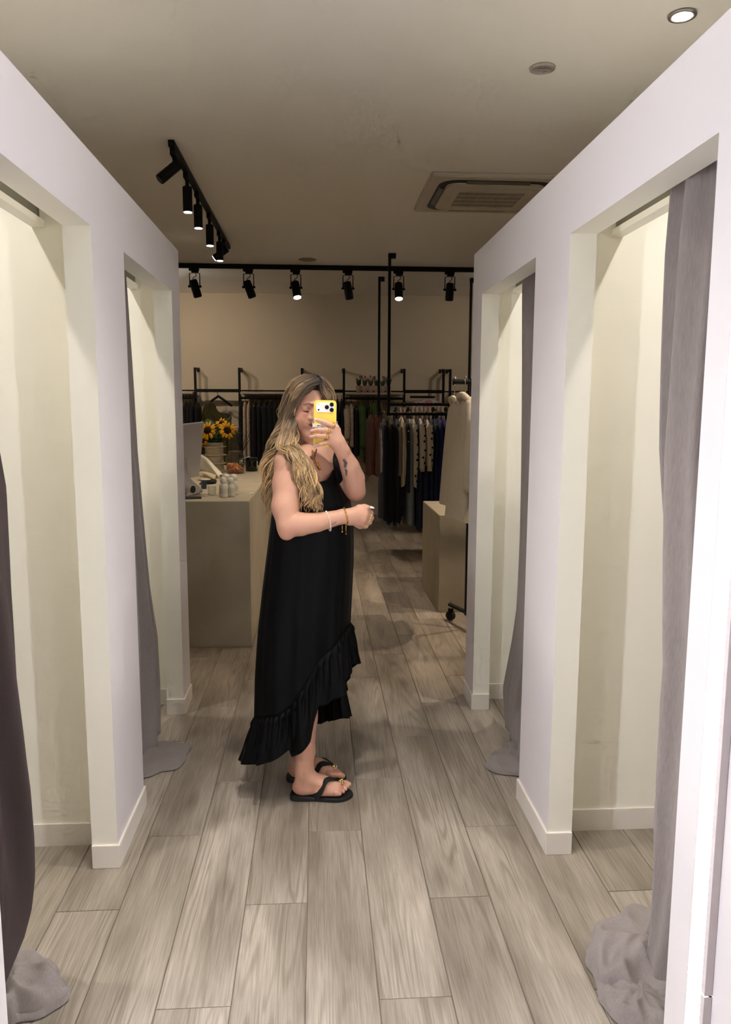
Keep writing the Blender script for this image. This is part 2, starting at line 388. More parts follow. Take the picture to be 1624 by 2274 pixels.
curtain('curtain', 1, [(2.30, 1.49, 2.02, .93, .93), (1.95, 1.49, 2.03, .93, .92), (1.44, 1.49, 2.0, .93, .92), (.91, 1.49, 1.895, .93, .92), (.6, 1.49, 1.85, .91, .90), (.4, 1.49, 1.83, .90, .88), (.2, 1.49, 1.86, .90, .86), (.05, 1.50, 1.90, .90, .85)], .93, 3.2, .026, 3,
        puddle=[(.885, 1.875, .115, ppx([(1303, 2125), (1320, 2095), (1345, 2075), (1400, 2056), (1470, 2060), (1490, 2180), (1480, 2274), (1420, 2250), (1350, 2215), (1312, 2160)]), 5, 1.0),
                (.83, 1.74, .06, [(.752, 1.86), (.742, 1.80), (.752, 1.72), (.79, 1.66), (.86, 1.62), (.93, 1.70), (.92, 1.82), (.85, 1.86)], 6, 2.4)],
        label='grey linen curtain of the right cubicle nearest the mirror, heaped on the floor')
curtain('curtain', 1, [(2.30, 2.80, 3.43, .93, .93), (1.75, 2.80, 3.40, .93, .92), (1.36, 2.8, 3.395, .93, .92), (.95, 2.8, 3.40, .93, .92), (.62, 2.8, 3.425, .93, .92), (.45, 2.8, 3.49, .93, .91), (.17, 2.8, 3.60, .92, .9), (.03, 2.82, 3.45, .90, .88)], .93, 3.6, .022, 8,
        puddle=[(.85, 3.16, .05, ppx([(1079, 1702), (1088, 1692), (1122, 1680), (1140, 1650), (1165, 1690), (1165, 1728), (1130, 1722), (1098, 1719)]), 4, .4)],
        label='grey linen curtain of the right cubicle nearest the shop, corner folded on the floor')
curtain('curtain', -1, [(2.30, 2.80, 3.45, -.82, -.82), (1.75, 2.80, 3.44, -.80, -.81), (1.35, 2.80, 3.48, -.80, -.81), (1.04, 2.8, 3.55, -.80, -.81), (.70, 2.8, 3.63, -.80, -.81), (.44, 2.8, 3.70, -.79, -.81), (.2, 2.8, 3.62, -.77, -.80), (.02, 2.85, 3.50, -.75, -.78)], -.82, 3.4, .022, 21,
        puddle=[(-.74, 3.27, .028, ppx([(310, 1672), (340, 1660), (362, 1654), (395, 1655), (421, 1657), (411, 1682), (401, 1705), (360, 1716), (316, 1729), (300, 1700)]), 3, 2.0)],
        label='grey linen curtain of the left cubicle nearest the shop, hem trailing flat on the planks')
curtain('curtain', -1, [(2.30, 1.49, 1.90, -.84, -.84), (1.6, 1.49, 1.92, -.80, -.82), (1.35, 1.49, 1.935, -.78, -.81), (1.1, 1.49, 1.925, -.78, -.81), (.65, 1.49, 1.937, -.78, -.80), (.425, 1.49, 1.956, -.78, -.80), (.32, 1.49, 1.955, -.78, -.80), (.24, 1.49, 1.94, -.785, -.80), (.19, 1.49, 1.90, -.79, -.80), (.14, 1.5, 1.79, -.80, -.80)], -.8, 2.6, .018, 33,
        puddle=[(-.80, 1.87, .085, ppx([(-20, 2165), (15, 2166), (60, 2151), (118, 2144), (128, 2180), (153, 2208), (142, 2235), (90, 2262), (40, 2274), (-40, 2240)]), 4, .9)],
        hang=M('linen_shaded', (62, 51, 49), .9, var=.08, scale=200), label='linen curtain of the left cubicle nearest the mirror, hanging part painted dark as shade, cut by the picture edge')  # shade on the hanging cloth is painted in as a dark colour

# ---------------------------------------------------------------- ceiling fittings
BLK = M('black_metal', (9, 9, 9), .5, 0., var=.1, spec=.3); BLKM = M('black_powder_coat', (9, 9, 9), .6, var=.1, spec=.25)
CHROME = M('chrome', (200, 200, 200), .2, 1.); GOLD = M('gold', (214, 168, 84), .25, 1., var=.08)
p = atZ(1516, 32, HC)
t = thing('ceiling_downlight', (p[0], p[1], HC-.012), 'lit round recessed downlight in the ceiling above the right partition', 'downlight')
b = MB(); b.lathe((p[0], p[1], HC), [(.037, -.002), (.040, -.010), (.054, -.009), (.056, -.001), (.037, -.0005)], 32); b.obj('bezel', M('brushed_steel', (170, 165, 162), .35, .8), t, smooth=True)
b = MB(); b.lathe((p[0], p[1], HC), [(.0, -.004), (.037, -.004), (.037, -.0005), (0, -.0005)], 32); b.obj('lamp', EM('downlight_lens', DOWN_COLOR, 40.), t)
def lamp(kind, loc, power, col, rot=None, size=.05, angle=1.2, blend=.6, parent=None):
    l = bpy.data.lights.new('lamp_light', kind); l.energy = power; l.color = col
    if kind == 'SPOT': l.spot_size = angle; l.spot_blend = blend; l.shadow_soft_size = size
    elif kind == 'POINT': l.shadow_soft_size = size
    o = bpy.data.objects.new('lamp_light', l); COL.objects.link(o); o.location = tuple(map(float, loc))
    if rot is not None: o.rotation_euler = Vector(rot).to_track_quat('-Z', 'Y').to_euler()
    return o
lamp('SPOT', (p[0], p[1], HC-.02), DOWN_POWER, DOWN_COLOR, (0, 0, -1), .04, 2.3, .8)
for x_, y_, nm, pw_ in ((-1.35, 3.2, 'left cubicle nearest the shop', 1.), (-1.35, 1.95, 'left cubicle nearest the mirror', 1.), (1.45, 1.95, 'right cubicle nearest the mirror', 1.), (.06, 1.65, 'passage, added as fill nearer the mirror', PASS_FILL), (.06, 2.35, 'passage, added as fill nearer the woman', PASS_FILL)):      # added unseen downlights; the passage pair lifts floor and ceiling
    t2 = thing('ceiling_downlight', (x_, y_, HC-.012), 'unseen recessed downlight above the %s' % nm, 'downlight', 'unseen recessed downlights')
    b = MB(); b.lathe((x_, y_, HC), [(.037, -.002), (.040, -.010), (.054, -.009), (.056, -.001), (.037, -.0005)], 24); b.obj('bezel', M('brushed_steel'), t2, smooth=True)
    b = MB(); b.lathe((x_, y_, HC), [(.0, -.004), (.037, -.004), (.037, -.0005), (0, -.0005)], 24); b.obj('lamp', EM('downlight_lens', DOWN_COLOR, 40.), t2)
    lamp('SPOT', (x_, y_, HC-.02), DOWN_POWER*pw_, DOWN_COLOR, (0, 0, -1), .04, 2.3 if pw_ == 1 else 1.25, .8 if pw_ == 1 else 1.)
p = atZ(1205, 150, HC)
t = thing('ceiling_vent', (p[0], p[1], HC-.02), 'round grey air vent grille in the ceiling beside the downlight', 'vent')
b = MB(); b.lathe((p[0], p[1], HC), [(.041, -.003), (.044, -.012), (.058, -.008), (.060, -.001), (.041, -.0005)], 32); b.obj('rim', M('vent_plastic', (186, 178, 172), .5), t, smooth=True)
b = MB(); b.lathe((p[0], p[1], HC), [(.0, -.0015), (.041, -.0015), (.041, -.0005), (0, -.0005)], 32); b.obj('throat', M('vent_dark', (60, 55, 52), .7), t)
for k in range(7):
    x_ = p[0]-.033+k*.011; hy = math.sqrt(max(1e-6, .041**2-(x_-p[0])**2)); b = MB(); b.obox((x_, p[1], HC-.006), ((1, 0, .7), (0, 1, 0), (-.7, 0, 1)), (.0035, hy, .0008)); b.obj('slat', M('vent_plastic'), t)
b = MB(); b.box(p[0]-.041, p[0]+.041, p[1]-.0015, p[1]+.0015, HC-.011, HC-.008); b.obj('cross_bar', M('vent_plastic'), t)
p = atZ(683, 576, HC)
b = MB(); b.lathe((p[0], p[1], HC), [(0, -.008), (.085, -.008), (.092, -.005), (.095, -.0005), (0, -.0005)], 32)
tag(b.obj('ceiling_speaker', M('speaker_grille', (150, 138, 122), .8, bump=.3, bscale=900), smooth=True), 'flat round speaker set flush in the ceiling before the cross track', 'speaker')

# air conditioner cassette
x0, y0 = atZ(960, 380, HC)[:2]; W_ = .95
t = thing('ceiling_air_conditioner', (x0+W_/2, y0+W_/2, HC-.05), 'beige four-way cassette air conditioner in the ceiling', 'air conditioner')
acm = M('ac_plastic', (206, 196, 180), .5, var=.02); cx, cy = x0+W_/2, y0+W_/2
b = MB(); b.box(x0, x0+W_, y0, y0+W_, HC-.030, HC-.001); b.obj('panel', acm, t, bevel=.008)
b = MB(); o_ = rrect(.80, .80, .13, 8); i_ = rrect(.69, .69, .09, 8); n_ = len(o_)
G = [[(cx+q[0], cy+q[1], HC-.0315) for q in o_], [(cx+q[0], cy+q[1], HC-.0325) for q in i_]]; b.grid(G, wrap=True); b.obj('outlet_slot', M('ac_slot', (34, 33, 31), .45), t)
b = MB(); b.prism(rrect(.685, .685, .09, 8), (cx, cy, HC-.046), (1, 0, 0), (0, 1, 0), (0, 0, 1), .016); b.obj('centre_panel', acm, t, bevel=.004)
for s_ in (-1, 1):
    for ax_ in (0, 1):
        q = MB(); a_ = .372
        if ax_: q.obox((cx+s_*a_, cy, HC-.036), ((1, 0, .5*s_), (0, 1, 0), (-.5*s_, 0, 1)), (.018, .22, .002))
        else: q.obox((cx, cy+s_*a_, HC-.036), ((1, 0, 0), (0, 1, .5*s_), (0, -.5*s_, 1)), (.22, .018, .002))
        q.obj('flap', M('ac_flap', (96, 92, 84), .5), t)
b = MB(); b.prism(rrect(.56, .50, .03, 5), (cx, cy, HC-.050), (1, 0, 0), (0, 1, 0), (0, 0, 1), .005); g = b.obj('grille', acm, t, bevel=.002)
b = MB(); b.box(cx-.235, cx+.235, cy-.20, cy+.20, HC-.0512, HC-.0500); b.obj('grille_recess', M('vent_dark'), g)
sl = None
for k in range(37):
    x_ = cx-.234+k*.013; q = MB(); q.box(x_-.0028, x_+.0028, cy-.20, cy+.20, HC-.0545, HC-.0512); q.obj('slat', acm, g)
for k in range(5):
    y_ = cy-.20+k*.1; q = MB(); q.box(cx-.237, cx+.237, y_-.005, y_+.005, HC-.0555, HC-.051); q.obj('cross_bar', acm, g)

# left ceiling track with six cylinder spots
a_ = atZ(388, 310, HC); e_ = atZ(503, 545, HC); xt = (a_[0]+e_[0])/2
b = MB(); b.box(xt-.018, xt+.018, a_[1], e_[1], HC-.036, HC-.0005); tag(b.obj('light_track', BLKM, bevel=.002), 'black lighting track on the ceiling running away on the left', 'light track')
def cyl_spot(y, aim, lit, label, L=.16, r=.031, power=1.):
    t = thing('track_spotlight', (xt, y, HC-.04), label, 'spotlight', 'cylinder spots on the ceiling tracks')
    b = MB(); b.box(xt-.016, xt+.016, y-.065, y+.065, HC-.075, HC-.036); b.obj('adapter', BLKM, t, bevel=.004)
    b = MB(); b.cyl((xt, y, HC-.075), (xt, y, HC-.125), .013, 12); b.obj('stem', BLKM, t)
    d = np.array(aim, float); d /= np.linalg.norm(d); p0 = np.array([xt, y, HC-.125])-d*.035 if abs(d[2]) < .95 else np.array([xt, y, HC-.115])
    b = MB(); b.tube([p0, p0+d*.006, p0+d*(L-.002), p0+d*L], [r*.9, r, r, r*.97], 28); b.obj('barrel', BLKM, t, smooth=False)
    b = MB(); b.cyl(p0+d*(L+.0005), p0+d*(L+.003), r*.86, 28); b.obj('lens', EM('spot_lens_dim', (1, .93, .82), 4. if lit else .02) if lit else M('dark_glass', (20, 20, 22), .15), t)
    if lit: lamp('SPOT', p0+d*(L+.015), SPOT_POWER*power, SPOT_COLOR, d, .03, 1.25, .7)
ys = [atZ(*q, HC)[1] for q in ((389, 315), (407, 350), (428, 392), (455, 448), (480, 498), (493, 528))]
cyl_spot(a_[1]+.1, (-.75, -.35, -.75), False, 'black cylinder spot at the near end of the left track, swung out sideways')
for k, (yy, nm) in enumerate(zip((5.37, 5.83, 6.44, 7.08), ('second', 'third', 'fourth', 'fifth'))):
    cyl_spot(yy, (0, 0, -1), True, 'black cylinder spot pointing straight down, %s along the left track' % nm)
cyl_spot(7.42, (-.75, .1, -.52), True, 'black cylinder spot at the far end of the left track, tilted with a bright lens', L=.15)

b = MB(); b.box(2.032, 2.068, 4.4, 6.2, HC-.036, HC-.0005); tag(b.obj('light_track', BLKM, bevel=.002), 'added unseen lighting track behind the right partition, carrying the fill spots', 'light track')  # unseen track with its spots, added to light the coats
xt = 2.05
for yy, nm in ((4.75, 'nearer'), (5.6, 'further')):
    cyl_spot(yy, (-.6, .2, -1.) if yy < 5 else (-.5, .1, -1.), True, 'added unseen fill spot over the rolling rack, %s one on the right track' % nm, power=RACK_FILL)

# cross track with six yoke spots
yt = atZ(700, 589, HC)[1]
b = MB(); b.box(-2.6, 3.2, yt-.018, yt+.018, HC-.05, HC-.0005); tag(b.obj('light_track', BLKM, bevel=.002), 'long black lighting track crossing the shop ceiling', 'light track')
def yoke_spot(u, tilt, lit, label, x=None, aim=None, power=1.6):
    x = at(u, 600, yt)[0] if x is None else x; z = HC-.05
    t = thing('track_spotlight', (x, yt, z), label, 'spotlight', 'yoke spots on the cross track')
    b = MB(); b.box(x-.06, x+.05, yt-.017, yt+.017, z-.028, z+.0); b.box(x-.035, x+.045, yt-.015, yt+.015, z-.05, z-.028); b.obj('adapter', BLKM, t, bevel=.004)
    b = MB(); zz = z-.055
    b.tube([(x-.055, yt, zz-.14), (x-.055, yt, zz), (x+.055, yt, zz), (x+.055, yt, zz-.14)], .006, 6); b.obj('yoke', BLKM, t)
    b = MB(); b.tube(smoothpath([(x+.01, yt, zz), (x+.02, yt-.03, zz-.03), (x-.015, yt-.04, zz-.06), (x+.005, yt, zz-.08)], 12), .004, 6); b.obj('cable', BLKM, t)
    d = np.array(aim if aim else [tilt, -.35 if lit else .25, -1.]); d /= np.linalg.norm(d); c0 = np.array([x, yt, zz-.14]); p0 = c0-d*.075
    b = MB(); b.tube([p0, p0+d*.01, p0+d*.06, p0+d*.18, p0+d*.19], [.03, .042, .046, .046, .043], 24); b.obj('barrel', BLKM, t)
    for s_ in (-1, 1):
        b = MB(); b.cyl((x+s_*.046, yt, zz-.14), (x+s_*.072, yt, zz-.14), .012, 12); b.obj('knob', BLKM, t)
    b = MB(); b.cyl(p0+d*.191, p0+d*.194, .039, 24); b.obj('lens', EM('spot_lens', (1, .95, .86), 30.) if lit else M('dark_glass'), t)
    if lit: lamp('SPOT', p0+d*.21, SPOT_POWER*power, SPOT_COLOR, d, .04, 1.9 if aim else 1.5, .7)
for u, tl, lit, nm in ((432, .25, 0, 'dark yoke spotlight first on the cross track, by the left partition'), (552, .35, 0, 'dark yoke spotlight second on the cross track, tilted right'), (657, .15, 1, 'brightly lit yoke spotlight third on the cross track, left of the hanging poles'), (773, .18, 0, 'dark yoke spotlight fourth on the cross track, between the two lit ones'), (886, 0., 1, 'brightly lit yoke spotlight beside the tall hanging pole'), (1000, 0., 0, 'dark yoke spotlight last on the cross track, by the right partition')):
    yoke_spot(u, tl, lit, nm)

for x_, nm in ((-2.3, 'added unseen fill spotlight on the cross track behind the left partition'), (-1.75, 'added unseen fill spotlight on the track nearer the left partition edge'), (2.6, 'added unseen fill spotlight behind the right partition')):  # unseen spots added to brighten the back wall
    yoke_spot(0, 0, 1, nm, x=x_, aim=(.12 if x_ < 0 else -.1, .9, -.55), power=WASH_FILL*(.85 if x_ < 0 else .45))

# ---------------------------------------------------------------- counter and plinth
CON = M('micro_cement', (168, 158, 138), .75, var=.10, scale=3.2, bump=.06, bscale=40)
cX, cY, cZ = -.428, 4.858, .955
b = MB(); b.box(-1.75, cX, cY, 7.9, 0, cZ); tag(b.obj('cash_counter', CON, bevel=.004), 'long beige micro-cement cash counter on the left with monitor and vase on top', 'counter')
b = MB(); b.box(.915, 1.75, 5.64, 6.54, 0, .745); tag(b.obj('display_plinth', CON, bevel=.004), 'plain beige display block on the floor beside the rolling rack', 'plinth')

# things on the counter
def on(u, v): return atZ(u, v, cZ)
# monitor seen from behind
ALU = M('monitor_aluminium', (186, 182, 184), .42, .35, var=.02)
base = on(432, 1100)
t = thing('computer_monitor', (base[0]-.06, base[1]+.08, cZ), 'silver computer monitor on the counter, seen from behind', 'monitor')
tl_, tr_, br_ = at(408, 936, 5.12), at(450, 936, 5.30), at(436, 1040, 5.22)
right = np.array([.46, .89, 0]); right /= np.linalg.norm(right); upv = np.array([.13, -.14, 1.]); upv -= right*(upv@right)*.15; upv /= np.linalg.norm(upv); right = right-upv*(right@upv); right /= np.linalg.norm(right); nrm = np.cross(right, upv)
cm = tr_-right*.26-upv*.19
b = MB(); b.prism(rrect(.52, .38, .012, 4), cm, right, upv, nrm, .014); b.obj('screen_housing', ALU, t, bevel=.003)
b = MB(); b.prism(rrect(.50, .36, .008, 4), cm-nrm*.001, right, upv, -nrm, .001); b.obj('display', M('display_glass', (8, 8, 9), .1), t)
lm = M('logo_black', (14, 14, 14), .3)
ap = [(0.0, .026), (.012, .030), (.024, .026), (.030, .014), (.024, .006), (.021, -.004), (.024, -.014), (.030, -.019), (.022, -.034), (.013, -.040), (.004, -.036), (-.004, -.036), (-.013, -.040), (-.024, -.032), (-.031, -.012), (-.031, .010), (-.024, .024), (-.012, .030)]
lc = cm+nrm*.0145+upv*.02
b = MB(); b.prism([(-q[0], q[1]) for q in ap], lc, right, upv, nrm, .0008); b.prism([(-q[0], q[1]) for q in ((0, .033), (.003, .044), (.013, .050), (.011, .040))], lc, right, upv, nrm, .0008); b.obj('logo', lm, t)
nk = cm-upv*.10+nrm*.02
sb = np.array([base[0]-.02, base[1]+.02, cZ])
b = MB(); w_ = right*.085
foot0 = sb+np.array([0, 0, .006])
S = [nk+upv*.06, nk-upv*.06+nrm*.035, foot0+np.array([0, 0, .03])+nrm*.01, foot0+nrm*.0, foot0-nrm*.17]
S = smoothpath(S, 16); b.grid([[q-w_, q, q+w_] for q in S]); b.obj('stand', ALU, t, thick=.011, smooth=True)
hq = S[7]+nrm*.009; b = MB(); b.lathe(hq, [(0, 0), (.026, 0), (.026, .0015), (0, .0015)], 20, axis=nrm+upv*.25); b.obj('cable_hole', M('dark_hole', (18, 17, 16), .6), t)
# folded white bag
def cloth_blob(name, pts, mat, label, cat, thick=.02):
    b = MB(); P = smoothpath(pts, 20); G = []
    for i, q in enumerate(P):
        s = i/19; rr = thick*(.25+math.sin(math.pi*min(1, s*.9+.08))**.7)
        G.append([q+np.array([0, math.cos(a)*rr*3.2+.01*math.sin(3*a+7*s), max(-.9, math.sin(a))*rr*(1+.25*math.sin(5*s+2*a))]) for a in np.linspace(0, 2*math.pi, 22)[:-1]])
    b.grid(G, wrap=True); o = b.obj(name, mat, smooth=True); return tag(o, label, cat)
def folded_bag():
    A_, B_ = on(436, 1052)+np.array([0, .16, 0]), on(490, 1062)+np.array([0, .02, 0]); G = []
    for i in range(26):
        f = i/25; c_ = A_+(B_-A_)*f; h_ = .20*(1-f)**.85+.022; row = []
        for j in range(21):
            g_ = j/20; y_ = (-.11+.24*g_)*(.6+.4*(1-f)); z_ = h_*math.sin(math.pi*min(1, max(0, g_)))**.6*(1+.06*math.sin(9*f+5*g_))+.004
            row.append((c_[0]+.012*math.sin(7*g_+3*f)-.05*(1-g_)*(1-f), c_[1]+y_, cZ+z_))
        G.append(row)
    b = MB(); b.grid(G); return tag(b.obj('cloth_bag', M('white_cotton', (222, 216, 200), .9, bump=.1, bscale=80), smooth=True, thick=.004), 'crumpled white cotton bag lying between the monitor and the vase', 'bag')
folded_bag()
cloth_blob('cloth_bag', [on(480, 1066)+np.array([0, 0, .02]), on(462, 1066)+np.array([0, 0, .04]), on(440, 1066)+np.array([0, 0, .05])], M('cream_cotton', (186, 172, 146), .9), 'beige folded cloth under the white cotton bag', 'cloth', .022)
cloth_blob('cloth', [on(483, 1072)+np.array([0, -.06, .014]), on(468, 1073)+np.array([0, -.06, .016]), on(446, 1078)+np.array([0, -.06, .018])], M('black_cloth', (22, 21, 22), .9), 'small black cloth on the counter behind the water glass', 'cloth', .012)
def slab(name, u, v, w, d, h, rot, mat, label, cat, z=0):
    q = on(u, v); c_, s_ = math.cos(rot), math.sin(rot); b = MB(); b.obox((q[0], q[1], cZ+z+h/2), ((c_, s_, 0), (-s_, c_, 0), (0, 0, 1)), (w/2, d/2, h/2)); return tag(b.obj(name, mat, bevel=min(.002, h/3)), label, cat)
slab('notepad', 428, 1107, .11, .08, .012, .2, M('notepad_dark', (60, 58, 58), .6), 'dark notepad at the front edge of the counter by the monitor foot', 'notepad')
slab('paper_sheet', 420, 1088, .12, .16, .003, .3, M('paper', (222, 218, 206), .7), 'white paper sheet under the monitor stand', 'paper')
slab('card_holder', 453, 1085, .03, .07, .06, .3, M('card_holder', (44, 48, 70), .5), 'dark blue and white card box beside the monitor foot', 'box')
slab('receipt_paper', 456, 1074, .07, .05, .004, -.4, M('paper'), 'curled white receipt on the counter behind the water glass', 'paper', z=.03)
# water glass
q = on(471, 1100)
GLS = GLASS('clear_glass')
b = MB(); b.lathe((q[0], q[1], cZ+.0005), [(.022, 0), (.027, .002), (.030, .062), (.0285, .062), (.0255, .006), (0, .005)], 28); b.obj('x', GLS).name = 'tumbler'
tag(bpy.data.objects['tumbler'], 'small clear glass tumbler on the counter beside the white bottles', 'glass')
for pl in bpy.data.objects['tumbler'].data.polygons: pl.use_smooth = True
# white bottles with round caps
WB = M('white_bottle', (208, 203, 188), .35, var=.02)
for k, (u, v, s_, nm) in enumerate(((497, 1104, 1., 'front left of the four'), (513, 1103, .96, 'front right of the four'), (503, 1098, 1.05, 'behind on the left of the four'), (520, 1098, 1.05, 'behind on the right of the four'))):
    q = on(u, v); t = thing('pump_bottle', (q[0], q[1], cZ), 'small white ball-cap bottle on the counter, %s' % nm, 'bottle', 'white ball-cap bottles')
    b = MB(); r = .0285*s_; b.lathe((q[0], q[1], cZ), [(r*.9, 0), (r, .004), (r, .072*s_), (r*.93, .082*s_), (r*.6, .088*s_), (r*.5, .092*s_), (0, .092*s_)], 24); b.obj('body', WB, t, smooth=True)
    b = MB(); b.ball((q[0], q[1], cZ+.112*s_), .0235*s_, 16, 10); b.obj('cap', WB, t, smooth=True)
    b = MB(); b.lathe((q[0], q[1], cZ+.025), [(r*1.004, 0), (r*1.004, .035)], 24, closed=True); b.obj('print_band', M('bottle_print', (186, 180, 166), .5), t, smooth=True)
q = on(548, 1098); b = MB(); b.tube(smoothpath([(q[0]-.03, q[1], cZ+.004), (q[0], q[1], cZ+.003), (q[0]+.03, q[1]+.02, cZ+.006)], 8), .003, 6); b.ball((q[0]+.035, q[1]+.025, cZ+.007), .011, 10, 6, sq=(1.3, .8, .4)); tag(b.obj('tea_spoon', M('white_ceramic', (220, 216, 205), .3), smooth=True), 'tiny white spoon lying on the counter right of the bottles', 'spoon')
# vase with ribs and sunflowers
q = on(477, 1048); vx, vy = q[0], q[1]
VAS = M('cream_vase', (206, 193, 164), .6, var=.04, scale=14, bump=.08, bscale=60)
k_ = pxm(vy)
t = thing('ribbed_vase', (vx, vy, cZ), 'cream ceramic vase with four flared rings, filled with sunflowers', 'vase')
prof = [(.0, 0), (.095, 0), (.108, .006), (.108, .013), (.088, .018)]
for j in range(3):
    z_ = .075*(j+1); prof += [(.083, z_-.003), (.096, z_+.002), (.114, z_+.006), (.114, z_+.009), (.096, z_+.009), (.083, z_+.013)]
prof += [(.082, .268), (.080, .272), (.074, .272), (.074, .2), (0, .2)]
b = MB(); b.lathe((vx, vy, cZ), prof, 36); b.obj('body', VAS, t, smooth=True)
PET = M('sunflower_petal', (236, 172, 24), .6, var=.18, scale=60); SEED = M('sunflower_seed', (34, 24, 16), .9, bump=.5, bscale=400); LEAF = M('sunflower_leaf', (46, 74, 36), .6, var=.25, scale=30); STEMM = M('green_stem', (70, 96, 44), .6)
def leaf(b, p, d, nrm_, L, W, n=6):
    d = np.array(d, float); d /= np.linalg.norm(d); nn = np.array(nrm_, float); s_ = np.cross(d, nn); s_ /= np.linalg.norm(s_); G = []
    for i in range(n+1):
        f = i/n; ww = W*math.sin(math.pi*(f*.86+.10))**.8*(1 if f < 1 else .05); c_ = np.array(p)+d*L*f-nn*L*.25*f*f
        G.append([c_-s_*ww+nn*ww*.25, c_, c_+s_*ww+nn*ww*.25])
    b.grid(G)
def sunflower(u, v, Y, face, r, label, side='vase'):
    c_ = at(u, v, Y); face = np.array(face, float); face /= np.linalg.norm(face)
    t = thing('sunflower', c_, label, 'flower', 'sunflowers in the vase')
    a = np.cross(face, (0, 0, 1)); a /= np.linalg.norm(a); bb = np.cross(a, face)
    b = MB(); b.lathe(c_, [(0, .012), (r*.3, .010), (r*.46, .002), (r*.48, -.008), (0, -.012)], 20, axis=face); b.obj('seed_head', SEED, t, smooth=True)
    rn = random.Random(int(u))
    for k in range(19):
        b = MB(); an = 2*math.pi*k/19+rn.uniform(-.12, .12); d = a*math.cos(an)+bb*math.sin(an)+face*rn.uniform(-.15, .35)
        leaf(b, c_+d*r*.4-face*.004*(k % 2), d, face, r*rn.uniform(.6, .8), r*.14, 4); b.obj('petal', PET, t, thick=.0012, smooth=True)
    b = MB(); b.tube(smoothpath([c_-face*.012, c_-face*.05-np.array([0, 0, .03]), (c_+np.array([vx, vy, cZ+.3]))/2-np.array([0, 0, .02]), (vx, vy, cZ+.25)], 12), .006, 6); b.obj('stem', STEMM, t)
sunflower(461, 956, vy-.12, (-.1, -1, .05), .074, 'sunflower facing forward at the left of the vase')
sunflower(505, 956, vy-.10, (.22, -1, .05), .074, 'largest sunflower facing forward at the right of the vase')
sunflower(492, 939, vy+.05, (-.15, -.6, .8), .055, 'small half-open sunflower at the top of the bunch')
sunflower(450, 978, vy-.08, (-.55, -.8, -.35), .055, 'low drooping sunflower beside the monitor edge')
rn = random.Random(5)
t = thing('leafy_stems', (vx, vy, cZ+.22), 'bunch of broad dark green sunflower leaves standing in the vase', 'foliage')
for k in range(34):
    an = rn.uniform(0, 3.6)-.2; el = rn.uniform(.1, 1.3); d = np.array([math.cos(an)*math.cos(el), math.sin(an)*math.cos(el), math.sin(el)])
    p0 = np.array([vx, vy, cZ+.26])+d*rn.uniform(.02, .16); b = MB(); leaf(b, p0, d+np.array([0, 0, .1]), np.cross(np.cross(d, (0, 0, 1)), d)+.001, rn.uniform(.09, .15), rn.uniform(.035, .055)); b.obj('leaf', LEAF, t, thick=.001, smooth=True)
for k in range(16):
    an = -math.pi+math.pi*(k+.5)/16+rn.uniform(-.1, .1); el = rn.uniform(.45, 1.1); d = np.array([math.cos(an)*math.cos(el), math.sin(an)*math.cos(el), math.sin(el)])
    b = MB(); leaf(b, np.array([vx+.03*math.cos(an), vy+.03*math.sin(an), cZ+.262]), d, np.cross(np.cross(d, (0, 0, 1)), d)+.001, rn.uniform(.09, .12), rn.uniform(.035, .05)); b.obj('leaf', LEAF, t, thick=.001, smooth=True)
for k in range(7):
    an = rn.uniform(0, 6.28); b = MB(); b.tube([(vx+.03*math.cos(an), vy+.03*math.sin(an), cZ+.20), (vx+.07*math.cos(an), vy+.07*math.sin(an), cZ+.40)], .005, 6); b.obj('stem', STEMM, t)
# candy jar
q = on(523, 1051); jx, jy = q[0], q[1]; s_ = .9
t = thing('candy_jar', (jx, jy, cZ), 'large clear glass jar half-filled with orange and pink sweets', 'jar')
b = MB(); P_ = [(.075, .0), (.080, .006), (.082, .13), (.078, .155), (.058, .180), (.056, .196), (.060, .198), (.060, .202), (.0525, .202), (.0525, .182), (.0745, .153), (.0785, .13), (.0765, .008), (0, .006)]
b.lathe((jx, jy, cZ+.0005), P_, 40); b.obj('glass', GLS, t, smooth=True)
b = MB(); b.lathe((jx, jy, cZ), [(.0605, .198), (.0625, .1995), (.0605, .2015)], 32, closed=True); b.obj('rim', M('jar_rim', (150, 150, 145), .2, .3), t, smooth=True)
cm_ = [M('sweet_orange', (226, 120, 50), .35), M('sweet_pink', (224, 96, 88), .35), M('sweet_yellow', (228, 170, 60), .35), M('sweet_peach', (232, 150, 120), .35)]
for k in range(150):
    an = rn.uniform(0, 6.28); rr = .068*math.sqrt(rn.random()); lay = rn.random(); hmax = .066+.022*math.cos(an-2.6)*rr/.06
    c_ = (jx+rr*math.cos(an), jy+rr*math.sin(an), cZ+.018+lay*(hmax-.012)); a_ = Vector((rn.gauss(0, 1), rn.gauss(0, 1), rn.gauss(0, 1))).normalized(); bq = a_.orthogonal().normalized()
    b = MB(); b.obox(c_, (a_, bq, a_.cross(bq)), (.013, .009, .0065)); tag(b.obj('sweet', cm_[k % 4], bevel=.003), 'small wrapped %s sweet in the glass jar' % ('orange', 'pink', 'yellow', 'peach')[k % 4], 'sweet', '%s sweets in the glass jar' % ('orange', 'pink', 'yellow', 'peach')[k % 4])
